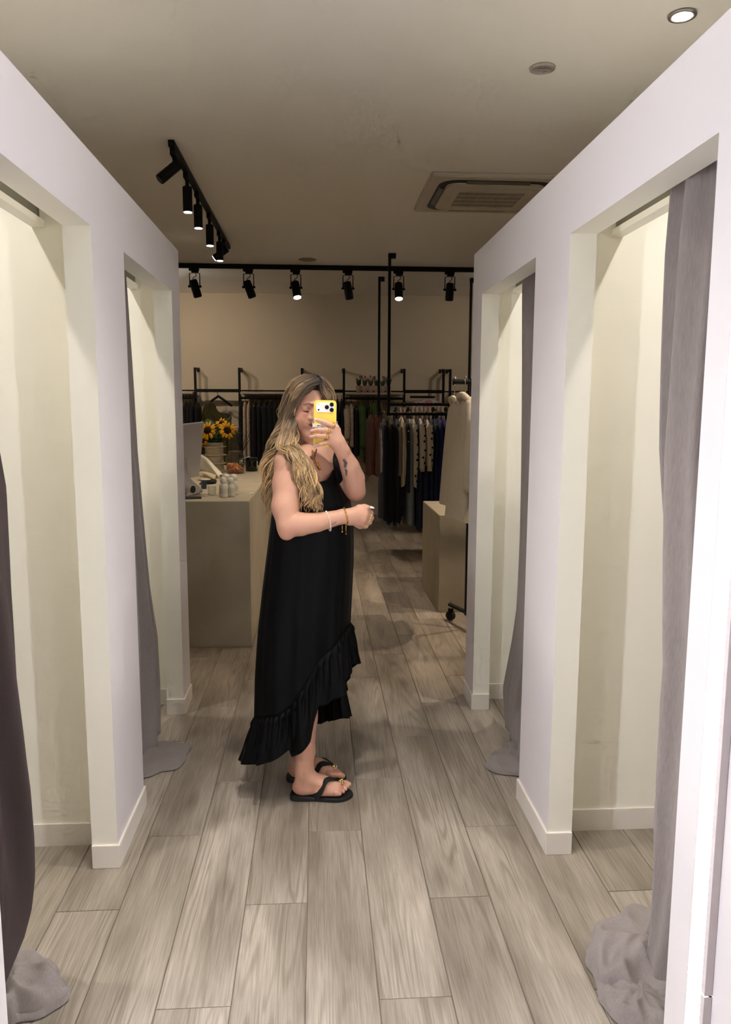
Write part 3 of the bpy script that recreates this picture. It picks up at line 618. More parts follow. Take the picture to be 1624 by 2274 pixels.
# silver scoop, candle, diffuser
q2 = at(556, 1014, jy-.02); q1 = at(540, 1018, jy-.02)
t = thing('metal_scoop', (q1[0], q1[1], q1[2]), 'shiny metal scoop with its handle resting on the candle glass', 'scoop')
b = MB(); b.tube(smoothpath([q2, (q1+q2)/2+np.array([0, 0, .001]), q1, q1+np.array([-.012, 0, -.02])], 10), .0055, 8); b.obj('handle', CHROME, t, smooth=True)
b = MB(); b.lathe(q1+np.array([-.02, 0, -.05]), [(0, 0), (.018, .003), (.021, .03), (.020, .03), (.016, .005), (0, .002)], 16, axis=(.2, 0, 1)); b.obj('bowl', CHROME, t, smooth=True)
q = on(559, 1046)
t = thing('candle', (q[0], q[1], cZ), 'black candle in a dark glass with a pale side label behind the sweets jar', 'candle')
b = MB(); r = .058; b.lathe((q[0], q[1], cZ), [(r*.9, 0), (r, .005), (r, .125), (r*.94, .127), (r*.9, .122), (r*.9, .08), (0, .08)], 32); b.obj('glass', M('black_glass', (10, 10, 10), .12, coat=.4), t, smooth=True)
b = MB(); b.lathe((q[0], q[1], cZ+.05), [(0, 0), (r*.88, 0), (r*.88, .03), (0, .032)], 24); b.obj('wax', M('dark_wax', (30, 28, 27), .5), t, smooth=True)
b = MB(); G = [[(q[0]+r*1.006*math.cos(a), q[1]+r*1.006*math.sin(a), cZ+z_) for a in np.linspace(-.55, .1, 6)] for z_ in (.03, .095)]; b.grid(G); b.obj('paper_label', M('paper'), t, thick=.0006)
q = on(546, 1040); dq = np.array([q[0]-.05, q[1]+.05, cZ])
t = thing('reed_diffuser', dq, 'black reed diffuser bottle with long thin dark sticks', 'diffuser')
b = MB(); b.lathe(dq, [(.0, 0), (.030, 0), (.034, .01), (.034, .10), (.02, .125), (.016, .15), (.012, .15), (0, .14)], 20); b.obj('bottle', M('black_glass'), t, smooth=True)
for k, (du, dv) in enumerate(((522, 945), (528, 950), (534, 948), (558, 955), (562, 962), (549, 958))):
    b = MB(); e2 = at(du, dv, dq[1]); b.cyl(dq+np.array([0, 0, .13]), e2, .0028, 6); b.obj('reed', M('dark_reed', (28, 23, 20), .7), t)

# ---------------------------------------------------------------- wall rail system, shelf, plants
WY = BACK-.30
def zat(v, Y=WY): return at(812, v, Y)[2]
ups = [434, 532, 671, 764, 898, 985, 1000]
t = thing('wall_clothes_rail', (0, BACK-.05, 1.0), 'black steel clothes rail system fixed along the back wall', 'clothes rail')
zt = at(434, 816, WY)[2]; zr = at(600, 868, WY)[2]; zh = at(600, 881, WY)[2]
xs_ = [at(u, 850, WY)[0] for u in ups]
for x_ in xs_:
    b = MB(); b.box(x_-.016, x_+.016, WY-.016, WY+.016, .02, zt); b.obj('upright', BLKM, t)
    b = MB(); b.box(x_-.016, x_+.016, WY+.016, BACK-.008, zt-.032, zt); b.obj('top_bracket', BLKM, t)
    b = MB(); b.box(x_-.018, x_+.018, BACK-.008, BACK-.0005, zt-.045, zt+.012); b.obj('wall_plate', BLKM, t)
xa = at(402, 870, WY)[0]-.6
for i, (x0_, x1_) in enumerate([(xa, xs_[0])]+[(xs_[k], xs_[k+1]) for k in range(6)]+[(xs_[6], 2.6)]):
    b = MB(); hh = .022 if i in (1, 3, 5) else .010; b.box(x0_, x1_, WY-hh, WY+hh, zr-hh, zr+hh); b.obj('rail', BLKM, t)
shel = M('white_shelf', (176, 164, 146), .6)
for i, (x0_, x1_) in enumerate([(xa, xs_[0]), (xs_[1], xs_[2]), (xs_[3], xs_[4]), (xs_[6], 2.6)]):
    b = MB(); b.box(x0_+.02, x1_-.02, WY-.14, BACK-.01, zr-.045, zr-.02); b.obj('shelf', shel, t)
    b = MB(); b.cyl((x0_, WY-.06, zh-.02), (x1_, WY-.06, zh-.02), .016, 12); b.obj('hanging_bar', BLKM, t)
POT = M('pink_pot', (196, 166, 158), .6); FLW = M('pink_tulip', (150, 108, 102), .6); LF2 = M('tulip_leaf', (62, 84, 44), .6, var=.2)
for k in range(6):
    u = 797+k*13.2; c_ = at(u, 868, WY-.05); c_[2] = zr-.02
    t = thing('potted_tulip', c_, 'potted tulip with pink buds on the wall shelf, %s from the left' % ('first', 'second', 'third', 'fourth', 'fifth', 'last')[k], 'potted plant', 'row of potted tulips on the wall shelf')
    b = MB(); b.lathe(c_, [(0, 0), (.030, 0), (.042, .085), (.044, .09), (.038, .09), (.034, .07), (0, .07)], 16); b.obj('pot', POT, t, smooth=True)
    rn = random.Random(k)
    for j in range(7):
        an = rn.uniform(0, 6.28); d = np.array([math.cos(an)*.6, math.sin(an)*.6, 1]); b = MB(); leaf(b, c_+np.array([0, 0, .075]), d, np.array([math.cos(an), math.sin(an), -.3]), rn.uniform(.09, .14), .016, 4); b.obj('leaf', LF2, t, thick=.001)
    for j in range(3):
        an = rn.uniform(0, 6.28); e2 = c_+np.array([math.cos(an)*.04, math.sin(an)*.04, rn.uniform(.15, .20)]); b = MB(); b.tube([c_+np.array([0, 0, .07]), e2], .003, 5); f_ = b.obj('stem', LF2, t)
        b = MB(); b.lathe(e2, [(0, 0), (.012, .008), (.013, .02), (.006, .034), (0, .035)], 8); b.obj('bud', FLW, f_, smooth=True)

# ---------------------------------------------------------------- clothes
def hanger(b, x, y, z, hw, along='y', hook=.05):
    """hook over a bar at height z and two sloping arms, perpendicular to the bar"""
    A = np.array([0, 1., 0]) if along == 'y' else np.array([1., 0, 0]); c = np.array([x, y, z])
    pts = [c+A*math.cos(a)*.017+np.array([0, 0, math.sin(a)*.017]) for a in np.linspace(-.4, math.pi, 8)]
    pts = [c+np.array([0, 0, -hook])]+[c+np.array([0, 0, -.03])+A*.004]+pts
    b.tube(pts, .0035, 6)
    n = c+np.array([0, 0, -hook])
    b.tube([n-A*hw+np.array([0, 0, -.05]), n-A*hw*.5+np.array([0, 0, -.018]), n, n+A*hw*.5+np.array([0, 0, -.018]), n+A*hw+np.array([0, 0, -.05])], [.007, .009, .010, .009, .007], 8)
def garment(x, y, zbar, ztop, zbot, hw, ht, mat, label, cat='garment', along='y', group=None, hm=None, sleeve=0., seed=1, flare=1.15, lean=0., nf=5, name='hanging_garment', neck=.3, buttons=0):
    rn = random.Random(seed); t = thing(name, (x, y, zbot), label, cat, group)
    A = np.array([0, 1., 0]) if along == 'y' else np.array([1., 0, 0]); B_ = np.array([1., 0, 0]) if along == 'y' else np.array([0, 1., 0])
    ph = [rn.uniform(0, 6.28) for _ in range(5)]; G = []; hgt = ztop-zbot
    for i in range(26):
        f = i/25; z = ztop-f*hgt; dd = f*hgt
        ww = hw*(neck+(1-neck)*min(1, (dd/.07))**.8) if dd < .07 else hw*(1+(flare-1)*f)
        tt = ht*min(1, .35+dd/.12)*(1+(flare-1)*f*.6); row = []
        for k in range(40):
            a = 2*math.pi*k/40; c_, s_ = math.cos(a), math.sin(a); sg = abs(c_)**.7*(1 if c_ > 0 else -1); s2 = abs(s_)**.8*(1 if s_ > 0 else -1)
            fo = 1+(.16*math.sin(nf*a+ph[0]+.8*f)+.10*math.sin(2*nf*a+ph[1]+2*f))*min(1, f*3)
            p = np.array([x, y, z])+A*ww*sg*(1+.03*math.sin(4*f+ph[2]))+B_*(tt*s2*fo+lean*f*hgt)
            p[2] += .012*math.sin(3*a+ph[3])*f
            row.append(p)
        G.append(row)
    b = MB(); b.grid(G, wrap=True); b.add(G[0], [tuple(range(40))]); b.obj('fabric', mat, t, smooth=True)
    if sleeve:
        for sg in (-1, 1):
            b = MB(); s0 = np.array([x, y, ztop-.06])+A*sg*hw*.86; s1 = s0+A*sg*.035+np.array([0, 0, -sleeve*.5])+B_*.012; s2 = s1+A*sg*.005+np.array([0, 0, -sleeve*.5])-B_*.008
            P = smoothpath([s0, s1, s2], 12); b.tube(P, [max(.012, ht*1.0)*(1.05-.25*k/11)*(1+.08*math.sin(k*1.9+seed)) for k in range(12)], 12, up=B_); b.obj('sleeve', mat, t, smooth=True)
    for k in range(buttons):
        b = MB(); zz = ztop-.12-k*(hgt-.2)/max(1, buttons); c_ = np.array([x, y, zz])-np.array([0, 0, 0])+(-A*hw*1.06 if along == 'y' else -B_*ht*1.1); b.ball(c_, .008, 8, 5); b.obj('button', M('button_white', (190, 186, 178), .4), t, smooth=True)
    b = MB(); hanger(b, x, y, zbar+.016, hw*.92, along, max(.03, zbar+.016-ztop+.012)); b.obj('hanger', hm or BLKM, t, smooth=True)
    return t
def fab(name, c, **k): return M(name, c, .9, var=k.pop('var', .1), scale=k.pop('scale', 40), sheen=k.pop('sheen', .03), bump=.1, bscale=500, **k)
BLACKF = fab('black_fabric', (11, 10, 12)); NAVY = fab('navy_fabric', (17, 19, 36)); CREAMF = fab('cream_print_fabric', (176, 156, 138), var=.3, scale=55)
GREENF = fab('green_fabric', (62, 84, 38)); DGREEN = fab('dark_green_fabric', (30, 42, 26)); BROWN = fab('brown_fabric', (92, 58, 44)); RUST = fab('rust_fabric', (104, 58, 44)); OLIVE = fab('olive_satin', (66, 60, 20)); OLIVE.node_tree.nodes['Principled BSDF'].inputs['Roughness'].default_value = .5
YGR = M('gold_hanger', (190, 150, 60), .35, .6)
# back wall, left bay
hb = zh-.02; hy = WY-.06
for k, (u, nm) in enumerate(((414, 'outermost'), (422, 'second'), (430, 'third'), (440, 'nearest the upright'))):
    x_ = at(u, 900, hy)[0]; garment(x_, hy, hb, hb-.06, zat(1000, hy)+.02*k, .20, .028, BLACKF, 'black garment on the wall rail left of the olive dress, %s' % nm, group='black garments in the left wall bay', seed=k)
x_ = at(408, 900, hy)[0]; garment(x_, hy, hb, hb-.07, zat(1000, hy), .2, .02, fab('lime_fabric', (110, 118, 40)), 'yellow-green garment half hidden by the left partition', seed=9)
# olive one-shoulder dress facing out
def olive_dress():
    y = WY-.04; hx = at(485, 878, y); t = thing('olive_dress', (hx[0], y, .6), 'olive one-shoulder dress on a black hanger facing the shop', 'dress')
    L_ = [(452, 905), (466, 893), (470, 891), (482, 906), (492, 922), (504, 918), (512, 914), (513, 935), (514, 1000), (516, 1090), (446, 1090), (449, 1000), (449, 940)]
    b = MB(); pts = [at(u, v, y) for u, v in L_]; C0 = np.mean(pts, axis=0); n = len(pts); rows = []
    left = [at(u, v, y) for u, v in ((466, 892), (456, 899), (450, 915), (449, 940), (449, 970), (448, 1010), (446, 1050), (444, 1100))]; right_ = [at(u, v, y) for u, v in ((470, 892), (478, 900), (487, 915), (513, 922), (513, 950), (514, 1010), (516, 1050), (518, 1100))]
    left = smoothpath(left, 30); right_ = smoothpath(right_, 30); G = []
    for i in range(30):
        a, c_ = left[i], right_[i]; row = []
        for j in range(41):
            f = j/40; row.append(a+(c_-a)*f+np.array([0, -.05*math.sin(math.pi*f)-.012*math.sin(2*math.pi*6*f+.1*i), .0]))
        G.append(row)
    b.grid(G); b.obj('fabric', OLIVE, t, thick=.006, smooth=True)
    b = MB(); top = at(485, 866, WY); b.tube([at(516, 902, WY-.02), at(500, 890, WY-.02), at(485, 880, WY-.02), at(470, 890, WY-.02), at(462, 898, WY-.02)], [.012, .016, .02, .016, .012], 10); b.tube(smoothpath([at(485, 880, WY-.02), at(483, 872, WY-.02), at(484, 866, WY-.03), at(487, 865, WY-.03), at(488, 869, WY-.03)], 12), .004, 6); b.obj('hanger', BLKM, t, smooth=True)
olive_dress()
# bay right of olive dress
for k, (u, m_, ht, lb, v1) in enumerate(((537, BLACKF, .03, 'slim black garment beside the upright right of the olive dress', 1010), (545, CREAMF, .028, 'cream printed garment, left of the pair by the upright', 1012), (554, CREAMF, .03, 'cream printed garment, right of the pair by the upright', 1015), (566, BLACKF, .04, 'black garment first after the cream printed pair', 1030), (577, BLACKF, .045, 'black garment second after the cream printed pair', 1034), (589, BLACKF, .045, 'black garment third after the cream printed pair', 1036), (601, BLACKF, .045, 'black garment fourth after the cream printed pair, by the hair', 1038), (612, BLACKF, .045, 'black garment just left of the woman, partly behind her hair', 1038), (628, BLACKF, .05, 'black garment mostly hidden behind the woman\'s hair', 1038))):
    x_ = at(u, 900, hy)[0]; garment(x_, hy, hb, hb-.05, at(u, v1, hy)[2], .21, ht, m_, lb, group='garments in the middle wall bay', hm=YGR if 'cream' in lb else None, seed=20+k, sleeve=.5 if m_ is BLACKF and k > 4 else 0)
for k, (u, v0, v1, m_, ht, lb, sl_) in enumerate(((750, 884, 1020, BLACKF, .022, 'narrow black garment on the rail left of the cream floral blouse', 0), (759, 884, 1020, BLACKF, .022, 'second narrow black garment beside the upright near the phone', 0), (769, 898, 985, CREAMF, .045, 'cream floral blouse on the wall rail by the raised arm', .4), (780, 895, 990, CREAMF, .035, 'second cream floral blouse behind the first', 0), (791, 898, 1010, BLACKF, .04, 'black garment between the floral blouse and the green jacket', 0), (803, 893, 1012, GREENF, .05, 'moss green jacket hanging on the wall rail', .55), (818, 896, 1030, DGREEN, .045, 'dark green garment right of the moss green jacket', 0), (830, 893, 1000, GREENF, .045, 'second moss green jacket nearer the hanging poles', .5), (842, 897, 1040, BLACKF, .04, 'black garment behind the brown jackets', 0))):
    x_ = at(u, 900, hy)[0]; garment(x_, hy, hb, at(u, v0, hy)[2]-.01, at(u, v1, hy)[2], .2, ht, m_, lb, group='garments in the right wall bay', seed=40+k, sleeve=sl_, hm=YGR if k in (4, 5) else None)
# display garment facing out, white with pink
yy = WY-.05; c_ = at(951, 905, yy)
t = thing('display_blouse', (c_[0], yy, .9), 'white and pink blouse on a wide black hanger on the back wall', 'blouse')
G = []
for i in range(20):
    f = i/19; hw_ = np.interp(f, [0, .06, .15, .3, 1], [.07, .20, .24, .20, .24]); z_ = at(951, 886, yy)[2]-f*.7
    G.append([(c_[0]+hw_*math.cos(a), yy+.04*math.sin(a)*(.4+f)+.01*math.sin(5*a), z_) for a in np.linspace(0, 2*math.pi, 33)[:-1]])
b = MB(); b.grid(G, wrap=True); b.obj('fabric', fab('white_blouse', (200, 186, 176)), t, smooth=True)
b = MB(); b.grid([[(c_[0]+s_*(.045+.02*f)*(1 if True else 0), yy-.045-.01*f, at(951, 888, yy)[2]-f*.22) for s_ in (-1, 0, 1)] for f in (0, .25, .5, .75, 1)]); b.obj('pink_front', fab('pink_fabric', (205, 140, 146)), t, thick=.004)
b = MB(); zb_ = at(951, 881, WY-.05)[2]; b.box(at(911, 881, yy)[0], at(966, 881, yy)[0], yy-.012, yy+.012, zb_-.02, zb_+.01); b.tube(smoothpath([(c_[0], yy, zb_), (c_[0]+.01, yy, zb_+.04), (c_[0], WY-.02, zr+.02), (c_[0]-.02, WY, zr+.012)], 10), .005, 6); b.obj('hanger', BLKM, t)
# ceiling-hung rail frame
p1, p2, p3 = atZ(866, 563, HC), atZ(843, 615, HC), atZ(1047, 618, HC)
Yf, Yb = p1[1], p2[1]; xl_ = (p1[0]+p2[0])/2; xr_ = p3[0]
zf = at(940, 919, Yf)[2]; zb = at(940, 898, Yb)[2]
t = thing('ceiling_hung_rail', (xl_, Yf, zf), 'black double clothes rail hung from the ceiling on tall poles', 'clothes rail')
for nm, x_, y_, zz in (('pole', p1[0], Yf, zf), ('pole', p2[0], Yb, zb), ('pole', xr_, Yb, zb), ('pole', xr_, Yf, zf)):
    b = MB(); b.box(x_-.014, x_+.014, y_-.014, y_+.014, zz-.02, HC-.001); o_ = b.obj('pole', BLKM, t)
    b = MB(); b.box(x_-.014, x_+.06, y_-.03, y_+.03, HC-.05, HC-.0005); b.obj('ceiling_mount', BLKM, t)
b = MB(); b.cyl((p1[0]-.02, Yf, zf), (xr_, Yf, zf), .018, 12); b.obj('rail', BLKM, t)
b = MB(); b.cyl((p2[0]+.10, Yb, zb), (xr_, Yb, zb), .018, 12); b.obj('rail', BLKM, t)
b = MB(); b.box(p1[0]-.012, p1[0]+.012, Yf, Yb, zf-.012, zf+.012); b.obj('cross_rail', BLKM, t)
# brown jackets on the cross rail
def gpx(u, Y, v0, v1, hw, ht, m_, lb, grp, zbar, **k):
    x_ = at(u, (v0+v1)/2, Y)[0]; return garment(x_, Y, zbar, at(u, v0, Y)[2], at(u, v1, Y)[2], hw, ht, m_, lb, group=grp, **k)
for k, (u, m_, lb) in enumerate(((823, BROWN, 'brown jacket first of the three behind the raised elbow'), (835, RUST, 'rust brown jacket in the middle of the three'), (847, BROWN, 'brown jacket of the three closest to the hanging pole'))):
    gpx(u, Yb+.1, 921, 1052, .24, .045, m_, lb, 'brown jackets by the hanging pole', zb-.02, seed=60+k, sleeve=.6, hm=YGR, flare=1.3)
STRIPE = M('striped_fabric', (120, 122, 128), .9, var=.5, scale=2., stretch=(1, 1, 60)); LGREY = fab('light_grey_fabric', (122, 128, 130)); DENIM = fab('dark_denim', (30, 40, 66), var=.25, scale=90); BLUE = fab('royal_blue_fabric', (24, 27, 88)); NSTR = M('navy_stripe_fabric', (52, 54, 78), .9, var=.55, scale=3., stretch=(60, 60, .6)); TWEED = fab('tweed_fabric', (116, 106, 92), var=.4, scale=160); KNIT = fab('cream_knit', (190, 176, 148), var=.12, scale=120); LACE = fab('lace_fabric', (150, 142, 138), var=.25, scale=150)
def dots():
    m = bpy.data.materials.new('polka_dot_fabric'); m.use_nodes = True; nt = m.node_tree; b_ = nt.nodes['Principled BSDF']; b_.inputs['Roughness'].default_value = .9
    tc = nt.nodes.new('ShaderNodeTexCoord'); v = nt.nodes.new('ShaderNodeTexVoronoi'); v.inputs['Scale'].default_value = 13.; v.inputs['Randomness'].default_value = .55; r = nt.nodes.new('ShaderNodeValToRGB')
    r.color_ramp.interpolation = 'CONSTANT'; r.color_ramp.elements[0].color = rgb((24, 24, 36)); r.color_ramp.elements[1].position = .16; r.color_ramp.elements[1].color = rgb((196, 184, 164))
    mp = nt.nodes.new('ShaderNodeMapping'); mp.inputs['Rotation'].default_value = (math.pi/2, 0, 0); v.voronoi_dimensions = '2D'; nt.links.new(tc.outputs['Object'], mp.inputs[0]); nt.links.new(mp.outputs[0], v.inputs['Vector']); nt.links.new(v.outputs['Distance'], r.inputs[0]); nt.links.new(r.outputs[0], b_.inputs['Base Color']); return m
DOTS = dots()
G2 = 'garments on the ceiling-hung rail'
F = [(847, 940, 1045, .13, .020, LACE, 'white lace blouse at the left end of the hung rail', .3, 0),
     (853, 930, 1148, .20, .055, NAVY, 'long navy dress with striped hem at the left end of the rail', 0, 1),
     (866, 928, 1152, .21, .050, BLACKF, 'long black dress second on the hung rail, striped hem showing', 0, 1),
     (880, 930, 1152, .21, .050, NAVY, 'long navy dress behind the tweed sleeve', 0, 1),
     (884, 935, 1050, .24, .030, TWEED, 'grey-brown tweed jacket on the hung rail', .5, 0),
     (891, 926, 1074, .25, .026, KNIT, 'cream knitted cardigan with a long hanging sleeve', .62, 0),
     (901, 930, 1086, .24, .034, NAVY, 'navy dress with small white buttons in the middle of the rail', 0, 0),
     (908, 930, 1160, .20, .048, LGREY, 'pale grey long trousers below the navy dress', 0, 0),
     (916, 930, 1078, .22, .030, DOTS, 'cream polka dot blouse, first of the three on the rail', .62, 0),
     (928, 930, 1168, .20, .040, DENIM, 'dark blue jeans below the first polka dot blouse', 0, 0),
     (931, 929, 1038, .25, .036, DOTS, 'cream polka dot blouse, middle one of the three', .48, 0),
     (941, 930, 1170, .20, .040, DENIM, 'dark blue jeans below the middle polka dot blouse', 0, 0),
     (946, 932, 1032, .27, .042, DOTS, 'cream polka dot blouse, right one with wide sleeve', .46, 0),
     (953, 932, 1168, .20, .036, DENIM, 'dark blue jeans third along the rail', 0, 0),
     (963, 930, 1166, .20, .036, DENIM, 'dark blue jeans beside the royal blue dresses', 0, 0),
     (973, 928, 1125, .22, .040, BLUE, 'royal blue dress, left of the pair', 0, 0),
     (984, 930, 1125, .22, .036, BLUE, 'royal blue dress, right of the pair', 0, 0),
     (994, 932, 1120, .22, .034, NSTR, 'navy striped shirt dress next to the royal blue pair', 0, 0),
     (1004, 934, 1120, .22, .034, NSTR, 'navy striped shirt dress half behind the beige coat', 0, 0),
     (1015, 934, 1120, .22, .034, NAVY, 'navy garment behind the beige coat', 0, 0)]
for k, (u, v0, v1, hw, ht, m_, lb, sl_, st) in enumerate(F):
    ht *= .8; t_ = gpx(u, Yf, v0, v1, hw, ht, m_, lb, G2, zf-.01, seed=80+k, sleeve=sl_, hm=YGR if k % 3 else BLKM, flare=1.25, buttons=5 if 'buttons' in lb else 0)
    if st:
        x_ = at(u, 1150, Yf)[0]; zz = at(u, v1, Yf)[2]
        b = MB(); b.grid([[(x_+ht*.9*math.cos(a)*(1+.05*math.sin(4*a)), Yf+hw*1.1*math.sin(a), zz+.02-f*.075) for a in np.linspace(0, 6.283, 25)[:-1]] for f in (0, .5, 1)], wrap=True); b.obj('striped_hem', STRIPE, t_, thick=.003)
PALE = fab('pale_fabric', (196, 180, 164)); PINK = fab('pale_pink_fabric', (206, 160, 156))
ORD = ('first', 'second', 'third', 'fourth', 'fifth', 'sixth', 'seventh')
cnt_ = {}
for k in range(16):
    u = 878+k*9.2; kind_ = 'pale pink' if k % 4 == 2 else ('cream' if k % 3 else 'black'); i_ = cnt_.get(kind_, 0); cnt_[kind_] = i_+1
    gpx(u, Yb, 904, 1120, .2, .022, {'pale pink': PINK, 'cream': PALE, 'black': BLACKF}[kind_], '%s of the %s garments from the left on the rear hung rail' % (ORD[i_], kind_), 'garments on the rear hung rail', zb-.01, seed=120+k, hm=YGR)
# boxes on the floor below the rail
q = atZ(952, 1184); b = MB(); b.box(q[0]-.05, q[0]+.3, q[1], q[1]+.3, 0, .13); tag(b.obj('storage_box', M('cream_card', (196, 178, 140), .8), bevel=.004), 'cream cardboard box on the floor under the hung rail', 'box')
q = atZ(938, 1176); b = MB(); b.box(q[0]-.02, q[0]+.12, q[1]+.1, q[1]+.34, 0, .15); tag(b.obj('storage_box', M('kraft_card', (178, 148, 104), .8), bevel=.004), 'kraft brown box behind the cream box on the floor', 'box')

# ---------------------------------------------------------------- rolling rack with coats
Yr = atZ(1010, 1408)[1]+.12
t = thing('rolling_rack', (at(1037, 1400, Yr)[0], Yr, 0), 'black rolling garment rack standing beside the display block', 'garment rack')
xp = at(1037, 1300, Yr)[0]; ztop = at(1040, 848, Yr)[2]
b = MB(); b.box(xp-.012, xp+.012, Yr-.012, Yr+.012, .10, ztop+.02); b.obj('post', BLK, t)
b = MB(); b.box(xp+.70, xp+.724, Yr-.012, Yr+.012, .10, ztop+.02); b.obj('post', BLK, t)
x0_ = at(1008, 848, Yr)[0]
b = MB(); b.cyl((x0_, Yr, ztop), (xp+.80, Yr, ztop), .017, 14); b.obj('top_bar', BLK, t)
b = MB(); b.cyl((x0_-.006, Yr, ztop), (x0_+.004, Yr, ztop), .022, 14); b.obj('end_cap', BLK, t)
for xx in (xp, xp+.712):
    e_ = atZ(1006, 1390)+np.array([xx-xp, 0, 0]); 
    b = MB(); b.tube([(xx+.02, Yr-.02, .115), (xx-.075, Yr+.24, .115)], .017, 6); b.obj('foot', BLK, t)
    b = MB(); b.tube([(xx, Yr, .115), (xx+.075, Yr-.24, .115)], .017, 6); b.obj('foot', BLK, t)
    for cxx, cyy in ((xx-.070, Yr+.225), (xx+.070, Yr-.225)):
        b = MB(); b.cyl((cxx, cyy, .085), (cxx, cyy, .145), .008, 10); st_ = b.obj('caster', CHROME, t)
        b = MB(); b.cyl((cxx-.012, cyy-.01, .036), (cxx+.012, cyy+.01, .036), .034, 18); b.obj('wheel', M('black_rubber', (22, 21, 21), .6), st_)
        b = MB(); b.box(cxx-.018, cxx+.018, cyy-.014, cyy+.014, .05, .088); b.obj('fork', BLK, st_)
COAT = fab('camel_coat', (208, 196, 174), var=.04); PNK = fab('dusty_pink_coat', (156, 110, 104), var=.05)
def coat(u0, u1, Yc, v0, v1, m_, lb, seed, cuff):
    x_ = at((u0+u1)/2, 1000, Yc)[0]; hw_px = (u1-u0)/2; k_ = pxm(Yc); t_ = thing('hanging_coat', (x_, Yc, at(u0, v1, Yc)[2]), lb, 'coat', 'coats on the rolling rack')
    zt_, zb_ = at(u0, v0, Yc)[2], at(u0, v1, Yc)[2]; hgt = zt_-zb_; hx = hw_px*k_; rn = random.Random(seed); p_ = rn.uniform(0, 6)
    G = []
    for i in range(30):
        f = i/29; w1 = np.interp(f, [0, .05, .12, .3, .6, 1], [.30, .55, .72, .85, .95, 1.0])*hx; d1 = np.interp(f, [0, .04, .12, .3, 1], [.06, .16, .22, .24, .27])
        off = -.35*hx*f+.35*hx*(1-f)
        G.append([(x_+off+w1*math.cos(a)*(1+.06*math.sin(3*a+p_+f)), Yc+d1*math.sin(a)*(1+.03*math.sin(5*a+p_)), zt_-f*hgt+.012*f*math.sin(2*a)) for a in np.linspace(0, 6.2832, 41)[:-1]])
    b = MB(); b.grid(G, wrap=True); b.add(G[0], [tuple(range(40))]); b.obj('body', m_, t_, smooth=True)
    sp = smoothpath([(x_+.25*hx, Yc-.14, zt_-.04), (x_+.1*hx, Yc-.27, zt_-.20), (x_-.1*hx, Yc-.30, zt_-.42), (x_+.05*hx, Yc-.29, zt_-cuff)], 16)
    b = MB(); b.tube(sp, [hx*(.50+.16*math.sin(2.2*k/15)) for k in range(16)], 16, up=(1, 0, 0)); sl_ = b.obj('sleeve', m_, t_, smooth=True)
    b = MB(); b.tube([sp[-1]+np.array([0, 0, .05]), sp[-1]+np.array([0, 0, -.004])], [hx*.62, hx*.66], 16, up=(1, 0, 0)); b.obj('cuff', m_, sl_, smooth=True)
    b = MB(); b.tube(smoothpath([(x_+.1*hx, Yc-.10, zt_-.02), (x_-.25*hx, Yc-.05, zt_+.01), (x_-.3*hx, Yc+.05, zt_+.0), (x_+.1*hx, Yc+.1, zt_-.03)], 12), hx*.3, 10); b.obj('collar', m_, t_, smooth=True)
    b = MB(); hanger(b, x_+.1*hx, Yc, ztop+.02, .2, 'y', max(.05, ztop+.02-zt_+.04)); b.obj('hanger', CHROME, t_, smooth=True)
coat(988, 1024, Yr+.14, 887, 1120, COAT, 'beige wool coat on the rolling rack, outer left one', 3, .76)
coat(1003, 1054, Yr-.10, 881, 1148, COAT, 'beige wool coat with turned-up cuff, front one on the rolling rack', 5, .60)
coat(1040, 1062, Yr+.03, 890, 1110, PNK, 'dusty pink coat mostly hidden behind the right partition', 7, .6)
# ---------------------------------------------------------------- the woman
VX = .0026
BMIN = np.array([-.25, 2.70, -.01]); BMAX = np.array([.30, 3.24, 1.70])
NG = np.ceil((BMAX-BMIN)/VX).astype(int)+1
SDF = np.full(tuple(NG), .5, np.float32)
def _sub(lo, hi):
    i0 = np.maximum(0, np.floor((lo-BMIN)/VX).astype(int)); i1 = np.minimum(NG, np.ceil((hi-BMIN)/VX).astype(int)+1)
    sl = tuple(slice(a, b_) for a, b_ in zip(i0, i1))
    ax = [((BMIN[k]+VX*np.arange(i0[k], i1[k])).astype(np.float32)) for k in range(3)]
    return sl, ax[0][:, None, None], ax[1][None, :, None], ax[2][None, None, :]
def _blend(sl, d, k, sub=False):
    a = SDF[sl]
    if sub:
        d = -d; h = np.clip(.5-.5*(d-a)/k, 0, 1); SDF[sl] = a*h+d*(1-h)+k*h*(1-h) if False else -( (-a)*(1-np.clip(.5+.5*((-a)-(-d))/k, 0, 1)) + (-d)*np.clip(.5+.5*((-a)-(-d))/k, 0, 1) - k*np.clip(.5+.5*((-a)-(-d))/k, 0, 1)*(1-np.clip(.5+.5*((-a)-(-d))/k, 0, 1)))
    else:
        h = np.clip(.5+.5*(a-d)/k, 0, 1); SDF[sl] = a*(1-h)+d*h-k*h*(1-h)
def cone(a, b_, r1, r2, k=.01, sub=False):
    a = np.array(a, float); b_ = np.array(b_, float); R = max(r1, r2)+2*k+.008
    sl, X, Y, Z = _sub(np.minimum(a, b_)-R, np.maximum(a, b_)+R)
    u = (b_-a).astype(np.float32); L2 = float(u@u)+1e-12
    t = np.clip(((X-a[0])*u[0]+(Y-a[1])*u[1]+(Z-a[2])*u[2])/L2, 0, 1)
    d = np.sqrt((X-a[0]-u[0]*t)**2+(Y-a[1]-u[1]*t)**2+(Z-a[2]-u[2]*t)**2)-(r1+(r2-r1)*t)
    _blend(sl, d, k, sub)
def chain(pts, rs, k=.01):
    for i in range(len(pts)-1): cone(pts[i], pts[i+1], rs[i], rs[i+1], k)
